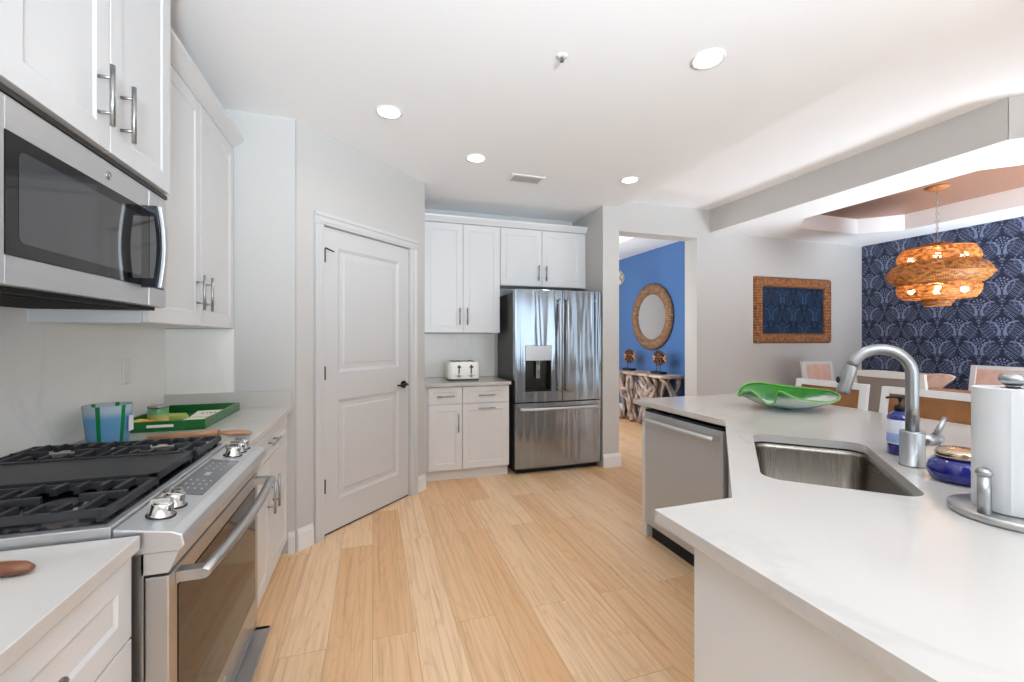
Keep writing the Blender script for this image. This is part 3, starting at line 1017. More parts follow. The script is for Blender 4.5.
# oven door
od = MB()
od.box(0.006, 0.05, -0.0, 0.044, 0.245, 0.805).box(W - 0.05, W - 0.006, 0, 0.044, 0.245, 0.805).box(0.05, W - 0.05, 0, 0.044, 0.245, 0.345).box(0.05, W - 0.05, 0, 0.044, 0.76, 0.805)
door = part('oven_door', od, steel, rng, 0.003)
part('window', MB().box(0.0505, W - 0.0505, -0.0015, 0.043, 0.3455, 0.7595), black_glass, door)
hp = []
for i in range(13):
    t_ = i / 12
    hp.append((0.035 + t_ * (W - 0.07), -0.052 - 0.018 * math.sin(PI * t_), 0.785))
hm = MB().tube(hp, 0.0155, 12, flat=0.75)
for xx in (0.05, W - 0.05):
    hm.box(xx - 0.014, xx + 0.014, -0.052, -0.0005, 0.773, 0.797)
part('handle', hm, steel, door)
badge(door, 0.386, 0.295, 0.0)
dm = MB().box(0.006, W - 0.006, 0.0, 0.044, 0.045, 0.236)
drw = part('drawer', dm, steel, rng, 0.003)
hm = MB().extrude([(-0.0005, 0.222), (-0.045, 0.222), (-0.05, 0.216), (-0.05, 0.205), (-0.045, 0.205), (-0.04, 0.214), (-0.0005, 0.214)], 'x', 0.03, W - 0.03)
hm.box(0.03, 0.045, -0.045, -0.0005, 0.19, 0.222).box(W - 0.045, W - 0.03, -0.045, -0.0005, 0.19, 0.222)
part('handle', hm, steel, drw)

# ------------------------------------------------------------------ microwave
mw = thing('microwave', 'stainless steel over-the-range microwave with dark glass door', 'microwave', (-0.715, 1.118, 1.43), A_LEFT)
W = 0.765
part('body', MB().box(0.002, W - 0.002, 0.032, 0.40, 0.004, 0.385), dark_side, mw)
dm = MB()
dm.box(0, 0.04, 0, 0.03, 0.0, 0.39).box(0.04, 0.637, 0, 0.03, 0.0, 0.062).box(0.04, 0.637, 0, 0.03, 0.318, 0.39)
mdoor = part('door', dm, steel_light, mw, 0.002)
part('window', MB().box(0.0402, 0.6368, -0.0012, 0.028, 0.0622, 0.3178), black_glass, mdoor)
part('window_screen', loft(MB(), [[(x + 0.33, yy, z + 0.19) for x, z in rrect(0.255, 0.098, 0.016)] for yy in (-0.0013, -0.0019)], smooth=False), grey_glass, mdoor)
part('top_vent', MB().box(0.0, W, -0.004, 0.03, 0.391, 0.404), dark_metal, mw)
dm = MB().box(0.641, W, 0, 0.03, 0.0, 0.062).box(0.641, W, 0, 0.03, 0.318, 0.39).box(0.742, W, 0, 0.03, 0.062, 0.318)
fp_ = part('control_frame', dm, steel_light, mw, 0.002)
part('control_glass', MB().box(0.6412, 0.7418, -0.0012, 0.028, 0.0622, 0.3178), grey_glass, fp_)
hz0, hz1, hx_ = 0.055, 0.322, 0.598
hp = [(hx_, -0.047 - 0.012 * math.sin(PI * i / 12), hz0 + (hz1 - hz0) * i / 12) for i in range(13)]
hm = MB()
vs, fs = [], []
for i, (x, y, z) in enumerate(hp):
    vs += [(x - 0.011, y - 0.007, z), (x + 0.011, y - 0.007, z), (x + 0.011, y + 0.004, z), (x - 0.011, y + 0.004, z)]
    if i:
        o_ = 4 * (i - 1)
        fs += [(o_ + j, o_ + (j + 1) % 4, o_ + 4 + (j + 1) % 4, o_ + 4 + j) for j in range(4)]
fs += [(3, 2, 1, 0), (48, 49, 50, 51)]
hm.add(vs, fs)
hh = part('handle', hm, steel_light, mdoor, 0.002)
hb = MB()
vs, fs = [], []
for i, (x, y, z) in enumerate(hp):
    vs += [(x - 0.016, y + 0.0045, z), (x + 0.016, y + 0.0045, z), (x + 0.016, y + 0.016, z), (x - 0.016, y + 0.016, z)]
    if i:
        o_ = 4 * (i - 1)
        fs += [(o_ + j, o_ + (j + 1) % 4, o_ + 4 + (j + 1) % 4, o_ + 4 + j) for j in range(4)]
fs += [(3, 2, 1, 0), (48, 49, 50, 51)]
hb.add(vs, fs)
for zz in (hz0, hz1 - 0.03):
    hb.box(hx_ - 0.014, hx_ + 0.014, -0.040, -0.0015, zz, zz + 0.03)
part('handle_back', hb, enamel_black, mdoor, 0.001)
badge(mdoor, 0.405, 0.352, 0.0, 0.013)
bt = MB().box(0.01, W - 0.01, 0.03, 0.38, -0.012, 0.003)
for k in range(10):
    bt.box(0.08, W - 0.12, 0.06 + k * 0.03, 0.072 + k * 0.03, -0.016, -0.0125)
part('underside_vent', bt, black_gap, mw)

# ------------------------------------------------------------------ things on the range counter
CZ = 0.9056
bk = thing('ice_bucket', 'pale blue glass bucket with green stripes behind the range', 'bucket', (-0.985, 2.095, CZ))
prof = [(0.0001, 0.0), (0.058, 0.0), (0.062, 0.004), (0.075, 0.152), (0.0738, 0.154), (0.0715, 0.152), (0.059, 0.012), (0.0001, 0.010)]
part('glass', MB().lathe(prof, (0, 0, 0), 48), bucket_glass, bk)
part('paper_tag', MB().box(0.0745, 0.0765, -0.020, 0.012, 0.05, 0.11), label_paper, bk)
tr = thing('serving_tray', 'green rectangular tray at the far end of the range counter', 'tray', (-0.895, 2.57, CZ))
TX, TY, TH = 0.17, 0.27, 0.045
part('base', MB().box(-TX, TX, -TY, TY, 0.0, 0.008), tray_green, tr)
tm = MB()
tm.box(-TX, TX, -TY, -TY + 0.012, 0.0082, TH).box(-TX, TX, TY - 0.012, TY, 0.0082, TH)
tm.box(-TX, -TX + 0.012, -TY + 0.012, TY - 0.012, 0.0082, TH).box(TX - 0.012, TX, -TY + 0.012, TY - 0.012, 0.0082, TH)
part('rim', tm, tray_green, tr, 0.002)
hs = MB().box(-0.05, 0.05, -TY - 0.0012, -TY - 0.0002, 0.018, 0.030)
part('handle_slot', hs, card_paper, tr)
tz = CZ + 0.0085
tn = thing('candle_tin', 'round tin candle in green and gold on the green tray', 'candle', (-0.965, 2.46, tz))
part('tin', MB().lathe([(0.038, 0), (0.040, 0.002), (0.040, 0.074), (0.038, 0.076), (0.0001, 0.074)], (0, 0, 0), 32), tin_paint, tn)
part('lid', MB().lathe([(0.041, 0.0765), (0.041, 0.086), (0.039, 0.088), (0.0001, 0.088)], (0, 0, 0), 32), nickel, tn)
for i, (x, y, m_, nm, lb) in enumerate(((-0.965, 2.355, orange_peel, 'orange', 'orange fruit at the near edge of the green tray'), (-1.01, 2.40, lemon_peel, 'lemon', 'yellow fruit between the orange and the candle tin'))):
    solo(nm, MB().ball((0, 0, 0.018), 0.034, 0.022, 0.018), m_, lb, 'fruit', (x, y, tz), 0.4 * i)
for i, (x, y, r_, w_, l_, lb) in enumerate(((-0.83, 2.69, 0.15, 0.065, 0.105, 'cream card with black strokes lying at the far end of the green tray'), (-0.835, 2.45, -0.2, 0.06, 0.10, 'cream card with red strokes in the middle of the green tray'))):
    cd = thing('card', lb, 'card', (x, y, tz + 0.0003), r_)
    part('paper', MB().box(-w_, w_, -l_, l_, 0, 0.006), card_paper, cd)
    im = MB()
    for k in range(4):
        im.box(-w_ * 0.5 + k * 0.018, -w_ * 0.5 + k * 0.018 + 0.011, -0.012 + 0.006 * (k % 2), 0.014, 0.0062, 0.0068)
    part('lettering_strokes', im, red_ink if i else ink, cd)
solo('napkin', MB().extrude([(-0.06, 0.0), (0.06, 0.0), (0.05, 0.016), (-0.02, 0.022), (-0.055, 0.012)], 'y', -0.05, 0.05), leaf_paper, 'folded yellow-green napkin beside the candle tin', 'napkin', (-0.955, 2.60, tz), 0.3)
sp = MB().tube([(-0.12, 0.012, 0.0125), (-0.06, 0.006, 0.0135), (0.0, 0.0, 0.0145), (0.12, -0.01, 0.017)], [0.011, 0.012, 0.013, 0.016], 10)
sp.tube([(0.12, -0.01, 0.017), (0.16, -0.014, 0.014), (0.21, -0.018, 0.012), (0.24, -0.02, 0.008)], [0.016, 0.027, 0.026, 0.012], 12, flat=0.35)
solo('wooden_spatula', sp, teak, 'brown wooden spatula between the grates and the green tray', 'utensil', (-0.735, 2.10, CZ), 0.12)
sp = MB().tube([(-0.16, 0, 0.013), (-0.06, 0, 0.012), (0.0, 0, 0.013), (0.03, 0, 0.013), (0.045, 0, 0.012)], [0.013, 0.014, 0.016, 0.014, 0.006], 12, flat=0.75)
solo('wooden_spoon', sp, walnut, 'dark wooden spoon handle on the counter nearest the camera', 'utensil', (-0.613, 0.990, CZ - 0.0015), -0.17)


def outlet(name, loc, rz, label, double=True, group=None):
    o = thing(name, label, 'outlet' if double else 'switch', loc, rz, group)
    part('plate', MB().box(-0.036, 0.036, -0.006, 0.0, -0.058, 0.058), plastic_white, o, 0.003)
    mb = MB()
    if double:
        for z in (-0.022, 0.022):
            mb.box(-0.017, 0.017, -0.0085, -0.0062, z - 0.016, z + 0.016)
    else:
        mb.box(-0.017, 0.017, -0.009, -0.0062, -0.034, 0.034)
    part('socket' if double else 'rocker', mb, plastic_white, o, 0.001)
    return o


outlet('wall_switch', (XW + 0.0125, 2.525, 1.16), A_LEFT, 'white switch plate on the stone backsplash above the green tray', False)
outlet('wall_outlet', (0.985, 4.5565, 1.165), 0, 'white outlet on the backsplash behind the toaster', True)

# ------------------------------------------------------------------ refrigerator wall
# upper cabinets: front plane y=4.25
c = thing('wall_cabinet', 'white two-door wall cabinet above the toaster', 'cabinet', (0.437, 4.25, 0), 0, 'white wall cabinets')
part('body', MB().box(0, 0.806, 0.021, 0.317, 1.372, 2.46), white_lacquer, c)
for a, b, hx in ((0.04, 0.421, 0.388), (0.425, 0.804, 0.465)):
    dd = part('door', MB().shaker(a, b, 1.375, 2.45, 0.0), white_lacquer, c, 0.0012)
    pull(dd, hx, 1.535, 0.0)
c = thing('wall_cabinet', 'short white two-door wall cabinet above the refrigerator', 'cabinet', (1.246, 4.25, 0), 0, 'white wall cabinets')
part('body', MB().box(0, 0.982, 0.021, 0.317, 1.862, 2.46), white_lacquer, c)
for a, b, hx in ((0.003, 0.457, 0.416), (0.462, 0.925, 0.503)):
    dd = part('door', MB().shaker(a, b, 1.866, 2.45, 0.0), white_lacquer, c, 0.0012)
    pull(dd, hx, 2.0, 0.0)
solo('crown_molding', MB().extrude([(0.31, 2.462), (0.002, 2.462), (-0.004, 2.474), (-0.03, 2.51), (-0.034, 2.525), (0.31, 2.525)], 'x', 0, 1.791), white_lacquer,
     'white crown molding on top of the cabinets by the refrigerator', 'molding', (0.437, 4.25, 0), 0)
# base cabinet, front plane y=3.96
c = thing('base_cabinet', 'white base cabinet with two drawers under the toaster', 'cabinet', (0.437, 3.96, 0), 0, 'white base cabinets')
part('body', cabinet_body(0, 0.815, 0.60, 0.10, 0.873, 0.021, 0.035), white_lacquer, c)
for a, b, z in ((0.045, 0.355, 0.778), (0.360, 0.812, 0.785)):
    dw_ = part('drawer', MB().shaker(a, b, 0.712, 0.866, 0.0, st=0.045), white_lacquer, c, 0.0012)
    pull(dw_, (a + b) / 2, 0.785, 0.0, 0.16, vert=False)
dd = part('door', MB().shaker(0.045, 0.355, 0.103, 0.707, 0.0), white_lacquer, c, 0.0012)
pull(dd, 0.318, 0.535, 0.0)
dd = part('pullout_door', MB().shaker(0.360, 0.812, 0.103, 0.707, 0.0), white_lacquer, c, 0.0012)
pull(dd, 0.586, 0.665, 0.0, 0.16, vert=False)
solo('countertop', MB().box(0.437, 1.262, 3.93, 4.555, 0.875, 0.905), quartz, 'white quartz countertop under the toaster', 'countertop', group='white quartz countertops', bevel=0.002)

# toaster
t = thing('toaster', 'cream four-slot toaster on the counter left of the refrigerator', 'toaster', (0.85, 4.26, CZ))


rings = []
for z, s in ((0.018, 0.97), (0.03, 1.0), (0.10, 1.0), (0.15, 0.985), (0.172, 0.95), (0.182, 0.88)):
    rings.append([(x * s, y * s, z) for x, y in rrect(0.158, 0.135, 0.05)])
cream = mat('cream_enamel', lin((248, 246, 240)), 0.22)
part('body', loft(MB(), rings), cream, t)
part('base', loft(MB(), [[(x, y, z) for x, y in rrect(0.15, 0.125, 0.05)] for z in (0.0, 0.0175)]), dark_side, t)
sl = MB()
for x in (-0.105, -0.045, 0.02, 0.08):
    sl.box(x, x + 0.03, -0.095, 0.095, 0.1822, 0.188)
part('slots', sl, dark_side, t)
for x in (-0.055, 0.065):
    part('lever', MB().box(x - 0.006, x + 0.006, -0.142, -0.1355, 0.07, 0.155).box(x - 0.016, x + 0.016, -0.155, -0.1422, 0.125, 0.142), dark_side, t, 0.001)
    part('dial', MB().lathe([(0.015, 0), (0.013, 0.012), (0.0001, 0.012)], (x, -0.136, 0.048), 20, 0, True, Matrix.Rotation(PI / 2, 3, 'X')), nickel, t)
    for q in (-0.031, 0.031):
        part('button', MB().box(x + q - 0.005, x + q + 0.005, -0.139, -0.1355, 0.043, 0.053), nickel, t)

# refrigerator: front plane of the doors y=3.92
fr = thing('refrigerator', 'stainless steel french-door refrigerator with water dispenser', 'refrigerator', (1.296, 3.92, 0))
FW = 0.929
part('case', MB().box(0.008, FW - 0.012, 0.075, 0.63, 0.03, 1.765), dark_side, fr, 0.003)
part('toe_grille', MB().box(0.03, FW - 0.03, 0.06, 0.5, 0.0, 0.029), black_gap, fr)
for xa in (0.015, FW - 0.10):
    part('hinge_cover', MB().box(xa, xa + 0.085, 0.075, 0.15, 1.7655, 1.785), black_rubber, fr, 0.003)


def bowed(x0, x1, z0, z1, hole=None):
    """door skin slightly bowed towards the room"""
    mb = MB()
    n = 10
    xs = sorted(set([x0 + (x1 - x0) * i / n for i in range(n + 1)] + ([hole[0], hole[1]] if hole else [])))
    zs = sorted(set([z0, z1] + ([hole[2], hole[3]] if hole else [])))
    f = lambda x: -0.012 * (1 - ((x - FW / 2) / (FW / 2)) ** 2)
    idx = {}
    vs = []
    for back in (0, 1):
        for x in xs:
            for z in zs:
                idx[(back, x, z)] = len(vs)
                vs.append((x, 0.068 if back else f(x), z))
    fs = []
    solid = {}
    for i in range(len(xs) - 1):
        for j in range(len(zs) - 1):
            inh = hole and hole[0] <= xs[i] and xs[i + 1] <= hole[1] and hole[2] <= zs[j] and zs[j + 1] <= hole[3]
            solid[(i, j)] = not inh
    for (i, j), ok in solid.items():
        if not ok:
            continue
        q = [(xs[i], zs[j]), (xs[i + 1], zs[j]), (xs[i + 1], zs[j + 1]), (xs[i], zs[j + 1])]
        fs.append(tuple(idx[(0, *p)] for p in q))
        fs.append(tuple(idx[(1, *p)] for p in reversed(q)))
        for a, b, di, dj in ((0, 1, 0, -1), (1, 2, 1, 0), (2, 3, 0, 1), (3, 0, -1, 0)):
            if not solid.get((i + di, j + dj), False):
                fs.append((idx[(0, *q[b])], idx[(0, *q[a])], idx[(1, *q[a])], idx[(1, *q[b])]))
    return mb.add(vs, fs)


HOLE = (0.104, 0.372, 0.80, 1.245)
ld = part('door', bowed(0.0, 0.488, 0.70, 1.79, HOLE), steel_fridge, fr, 0.002)
rd = part('door', bowed(0.493, FW, 0.70, 1.79), steel_fridge, fr, 0.002)
fz = part('freezer_drawer', bowed(0.0, FW, 0.06, 0.688), steel_fridge, fr, 0.002)
dp = MB()
a, b, za, zb = HOLE
dp.box(a + 0.001, b - 0.001, 0.06, 0.067, za + 0.001, 1.10).box(a + 0.001, a + 0.01, 0.0, 0.06, za + 0.001, 1.10).box(b - 0.01, b - 0.001, 0.0, 0.06, za + 0.001, 1.10)
dp.box(a + 0.01, b - 0.01, 0.0, 0.06, za + 0.001, za + 0.012)
disp = part('dispenser', dp, dark_metal, ld)
part('dispenser_panel', MB().box(a + 0.001, b - 0.001, -0.012, 0.05, 1.101, zb - 0.001), steel, ld, 0.002)
part('dispenser_paddle', MB().box(0.222, 0.262, 0.01, 0.03, 0.925, 1.10).box(0.215, 0.268, -0.008, 0.04, 1.085, 1.10), chrome, disp, 0.002)
for x, dd in ((0.447, ld), (0.534, rd)):
    hp = [(x, -0.045 - 0.017 * math.sin(PI * i / 14), 0.795 + 0.905 * i / 14) for i in range(15)]
    hm = MB().tube(hp, 0.0145, 12)
    for z in (0.83, 1.665):
        hm.cyl((x, -0.006, z), (x, -0.05, z), 0.011, n=12)
    part('handle', hm, steel, dd)
hp = [(0.04 + (FW - 0.08) * i / 14, -0.045 - 0.022 * math.sin(PI * i / 14), 0.635) for i in range(15)]
hm = MB().tube(hp, 0.0145, 12)
for x in (0.075, FW - 0.075):
    hm.cyl((x, -0.0, 0.635), (x, -0.05, 0.635), 0.011, n=12)
part('handle', hm, steel_light, fz)
badge(rd, 0.865, 1.70, -0.0035, 0.014)

# ------------------------------------------------------------------ peninsula
PEN = [(0.65, 0.89), (0.65, -0.15), (1.29, -0.15), (2.69, 1.25), (2.69, 2.55), (1.69, 2.55), (1.69, 1.74), (0.89, 0.893)]
SU, SV = 1.815, 0.265
S2 = math.sqrt(0.5)
SC = (SU * S2 + SV * S2, SU * S2 - SV * S2)


def sink_out(w, d, r, n=6):
    # wider far corner curve like the one in the bowl
    return [(SC[0] + S2 * x - S2 * y, SC[1] + S2 * x + S2 * y) for x, y in rrect(w, d, r, n)]


solo('countertop', MB().prism(PEN, 0.875, 0.905, hole=sink_out(0.335, 0.19, 0.06)), quartz, 'large white quartz bar countertop with the sink', 'countertop', group='white quartz countertops')
sk = MB()
rg = []
for w_, d_, r_, z in ((0.355, 0.205, 0.065, 0.8725), (0.338, 0.193, 0.062, 0.8725), (0.333, 0.188, 0.06, 0.85), (0.325, 0.18, 0.06, 0.70), (0.305, 0.16, 0.05, 0.672), (0.05, 0.05, 0.045, 0.668)):
    rg.append([(x, y, z) for x, y in rrect(w_, d_, r_, 6)])
loft(sk, rg, caps=False)
sk.add(rg[-1], [tuple(range(len(rg[-1])))])
s = thing('kitchen_sink', 'stainless steel undermount sink set in the bar countertop', 'sink', (SC[0], SC[1], 0), PI / 4)
part('bowl', sk, steel_sink, s)
part('drain', MB().torus((0, 0, 0.6705), 0.035, 0.004, 24, 8).lathe([(0.0001, 0.669), (0.033, 0.669), (0.033, 0.671), (0.0001, 0.672)], (0, 0, 0), 24), chrome, s)

# cabinets under the bar
c = thing('base_cabinet', 'white peninsula base cabinet under the sink and bar countertop', 'cabinet', (0, 0, 0), 0, 'white base cabinets')
poly = [(0.69, 0.80), (0.69, -0.12), (1.20, -0.12), (2.33, 1.0), (2.33, 1.764), (1.735, 1.764), (1.735, 1.735), (0.86, 0.805)]
inn = [(0.71, 0.78), (0.71, -0.10), (1.19, -0.10), (2.31, 1.01), (2.31, 1.744), (1.755, 1.744), (1.755, 1.727), (0.87, 0.785)]
part('body', MB().prism(poly, 0.0, 0.8735, hole=inn), white_lacquer, c)
part('end_panel', MB().box(1.73, 2.33, 2.452, 2.50, 0.0, 0.8735), white_lacquer, c)
part('back_panel', MB().box(2.312, 2.33, 1.768, 2.451, 0.0, 0.8735), white_lacquer, c)
part('top_rail', MB().box(1.735, 1.76, 1.768, 2.451, 0.866, 0.8735), white_lacquer, c)

# dishwasher: front plane x=1.715, viewed along +x
dwm = thing('dishwasher', 'stainless steel dishwasher built into the bar', 'dishwasher', (1.712, 2.448, 0), A_DW)
DWW = 0.672
part('tub', MB().box(0.006, DWW - 0.006, 0.055, 0.585, 0.02, 0.855), dark_side, dwm)
part('toe_kick', MB().box(0.01, DWW - 0.01, 0.052, 0.09, 0.0, 0.095), black_gap, dwm)
dd = part('door', MB().box(0.004, DWW - 0.004, 0.0, 0.05, 0.105, 0.838), steel_panel, dwm, 0.003)
part('control_strip', MB().box(0.004, DWW - 0.004, 0.004, 0.05, 0.8385, 0.852), black_glass, dwm)
hp = [(0.045 + (DWW - 0.07) * i / 12, -0.035 - 0.012 * math.sin(PI * i / 12), 0.795) for i in range(13)]
hm = MB().tube(hp, 0.0175, 12, flat=0.8)
for xx in (0.058, DWW - 0.038):
    hm.box(xx - 0.012, xx + 0.012, -0.035, -0.0005, 0.785, 0.806)
part('handle', hm, steel_light, dd, 0)
badge(dd, 0.30, 0.823, 0.0, 0.008)

# faucet, in a frame whose -x... spout reaches over the sink (local +y), lever on local -y side
f = thing('faucet', 'brushed nickel gooseneck faucet with side lever behind the sink', 'faucet', (1.672, 0.938, CZ), PI / 4)
part('base', MB().lathe([(0.034, 0), (0.034, 0.004), (0.0315, 0.006), (0.0315, 0.108), (0.030, 0.112), (0.0001, 0.112)], (0, 0, 0), 32), nickel, f)
pts = [(0, 0, 0.112), (0, 0, 0.2), (0, 0, 0.297)]
R_ = 0.080
for k in range(1, 15):
    a = math.radians(164) * k / 14
    pts.append((0, R_ - R_ * math.cos(a), 0.297 + R_ * math.sin(a)))
part('neck', MB().tube(pts, 0.0175, 16), nickel, f)
e = Vector(pts[-1])
tdir = Vector((0, math.sin(math.radians(164)), math.cos(math.radians(164)))).normalized()
tdir = Vector((0, 0.275, -0.96)).normalized()
hd = MB().tube([e, e + tdir * 0.004, e + tdir * 0.03, e + tdir * 0.09, e + tdir * 0.098], [0.0185, 0.019, 0.0195, 0.0205, 0.0185], 18)
sh = part('spray_head', hd, nickel, f)
part('spray_button', MB().ball(tuple(e + tdir * 0.055 + Vector((0, 0.023, 0.004))), 0.006, 0.006, 0.012), black_rubber, sh)
lvm = MB().cyl((0.012, -0.02, 0.085), (0.03, -0.066, 0.085), 0.021, 0.0215, n=20)
lvm.ball((0.03, -0.066, 0.085), 0.0215)
lvm.tube([(0.03, -0.066, 0.098), (0.034, -0.078, 0.125), (0.040, -0.094, 0.158)], [0.009, 0.0075, 0.0065], 12)
part('lever', lvm, nickel, f)

# soap bottle
sb = thing('soap_bottle', 'cobalt blue pump soap bottle with white label behind the faucet', 'bottle', (1.79, 1.04, CZ))
part('bottle', MB().lathe([(0.0001, 0), (0.033, 0), (0.037, 0.004), (0.037, 0.125), (0.035, 0.138), (0.027, 0.149), (0.015, 0.154), (0.014, 0.160), (0.0001, 0.160)], (0, 0, 0), 36), cobalt, sb)
part('label_band', MB().lathe([(0.0372, 0.04), (0.0377, 0.041), (0.0377, 0.124), (0.0372, 0.125)], (0, 0, 0), 36, closed=True), label_paper, sb)
part('label_stripe', MB().lathe([(0.0378, 0.045), (0.0381, 0.046), (0.0381, 0.076), (0.0378, 0.077)], (0, 0, 0), 36, closed=True), label_blue, sb)
pm = MB().lathe([(0.017, 0.1545), (0.017, 0.172), (0.012, 0.176), (0.005, 0.178), (0.005, 0.196), (0.012, 0.198), (0.012, 0.207), (0.0001, 0.208)], (0, 0, 0), 20)
pm.tube([(0, 0, 0.203), (-0.02, 0.013, 0.204), (-0.036, 0.023, 0.2)], [0.006, 0.005, 0.004], 8)
part('pump', pm, black_rubber, sb)
# jar candle
jr = thing('jar_candle', 'squat cobalt blue jar with metal lid beside the paper towels', 'jar', (1.62, 0.79, CZ))
part('jar', MB().lathe([(0.0001, 0), (0.0554, 0), (0.0655, 0.006), (0.0731, 0.02), (0.0739, 0.036), (0.0697, 0.052), (0.0588, 0.064), (0.0504, 0.067), (0.0001, 0.067)], (0, 0, 0), 40), cobalt, jr)
part('lid', MB().lathe([(0.0521, 0.0675), (0.0554, 0.069), (0.0563, 0.084), (0.0538, 0.090), (0.0437, 0.093), (0.0168, 0.095), (0.0001, 0.095)], (0, 0, 0), 40), mat('lid_metal', lin((206, 186, 160)), 0.15, 1.0), jr)
# paper towels
PT = (1.405, 0.592)
ph = thing('paper_towel_holder', 'brushed steel paper towel stand on the bar', 'paper towel holder', (PT[0], PT[1], CZ))
part('base', MB().lathe([(0.0001, 0), (0.104, 0), (0.108, 0.003), (0.108, 0.015), (0.104, 0.019), (0.0001, 0.020)], (0, 0, 0), 56), steel, ph)
part('rod', MB().cyl((0, 0, 0.0205), (0, 0, 0.30), 0.008, n=16), nickel, ph)
part('finial', MB().cyl((0, 0, 0.30), (0, 0, 0.308), 0.012, n=16).ball((0, 0, 0.320), 0.025, 0.025, 0.017), nickel, ph)
px_, py_ = -0.092, 0.008
part('side_post', MB().cyl((px_, py_, 0.0195), (px_, py_, 0.105), 0.0115, n=18).lathe([(0.0115, 0.105), (0.014, 0.107), (0.015, 0.112), (0.012, 0.118), (0.006, 0.122), (0.0001, 0.1225)], (px_, py_, 0), 20), nickel, ph)
rl = MB()
nr = 72
prof_r = [0.067 + (0.0012 if j == 40 else 0.0) for j in range(nr)]
vs, fs = [], []
for z in (0.0215, 0.299):
    for j in range(nr):
        a = 2 * PI * j / nr
        vs.append((prof_r[j] * math.cos(a), prof_r[j] * math.sin(a), z))
for z in (0.0215, 0.299):
    for j in range(nr):
        a = 2 * PI * j / nr
        vs.append((0.021 * math.cos(a), 0.021 * math.sin(a), z))
for j in range(nr):
    k = (j + 1) % nr
    fs += [(j, k, nr + k, nr + j), (2 * nr + k, 2 * nr + j, 3 * nr + j, 3 * nr + k), (nr + j, nr + k, 3 * nr + k, 3 * nr + j), (k, j, 2 * nr + j, 2 * nr + k)]
rl.add(vs, fs)
o = solo('paper_towel_roll', rl, paper, 'white roll of paper towels on the steel stand', 'paper towels', (PT[0], PT[1], CZ))
# art glass bowl: a wide flared dish, low at the front, with one front lip folded up into a loop
bw = thing('glass_bowl', 'wavy green and aqua art glass bowl on the bar', 'bowl', (2.29, 1.905, CZ), -YAW)
vs, fs = [], []
NT, NR = 144, 22


def bowl_pt(a, q):
    ca, sa = math.cos(a), math.sin(a)
    rx, ry = (0.285 if ca > 0 else 0.262), 0.185
    notch = math.exp(-((((a + 2.42 + PI) % (2 * PI)) - PI) / 0.23) ** 4)
    lump = math.exp(-((((a + 2.55 + PI) % (2 * PI)) - PI) / 0.62) ** 4)
    pull_in = 1 - 0.30 * notch * q ** 3
    k = q ** 1.05
    x, y = rx * k * ca * pull_in, ry * k * sa * pull_in
    # rim height: high at the back, drooping at the right tip, curled on the left
    hr = 0.098 + 0.026 * sa - 0.018 * max(0, ca) ** 3 + 0.012 * math.cos(3 * a) + 0.052 * lump
    z = 0.006 + hr * (0.35 * q ** 1.3 + 0.65 * q ** 3.2) - 0.088 * notch * q ** 5
    if ca < 0:
        z -= 0.030 * (max(0, q - 0.82) / 0.18) ** 2 * ca * ca
    return (x, y, z)


for i in range(NR + 1):
    q = max(0.001, i / NR)
    for j in range(NT):
        vs.append(bowl_pt(2 * PI * j / NT, q))
for i in range(NR):
    for j in range(NT):
        fs.append((i * NT + j, i * NT + (j + 1) % NT, (i + 1) * NT + (j + 1) % NT, (i + 1) * NT + j))
bo = part('glass', MB().add(vs, fs, 0, True), art_glass, bw)
md = bo.modifiers.new('thick', 'SOLIDIFY')
md.thickness = 0.006
md.offset = 1
rp = [bowl_pt(2 * PI * j / NT, 1.0) for j in range(NT + 1)]
part('rim', MB().tube(rp, 0.005, 8, caps=False), rim_glass, bw)
# ------------------------------------------------------------------ seating, dining table


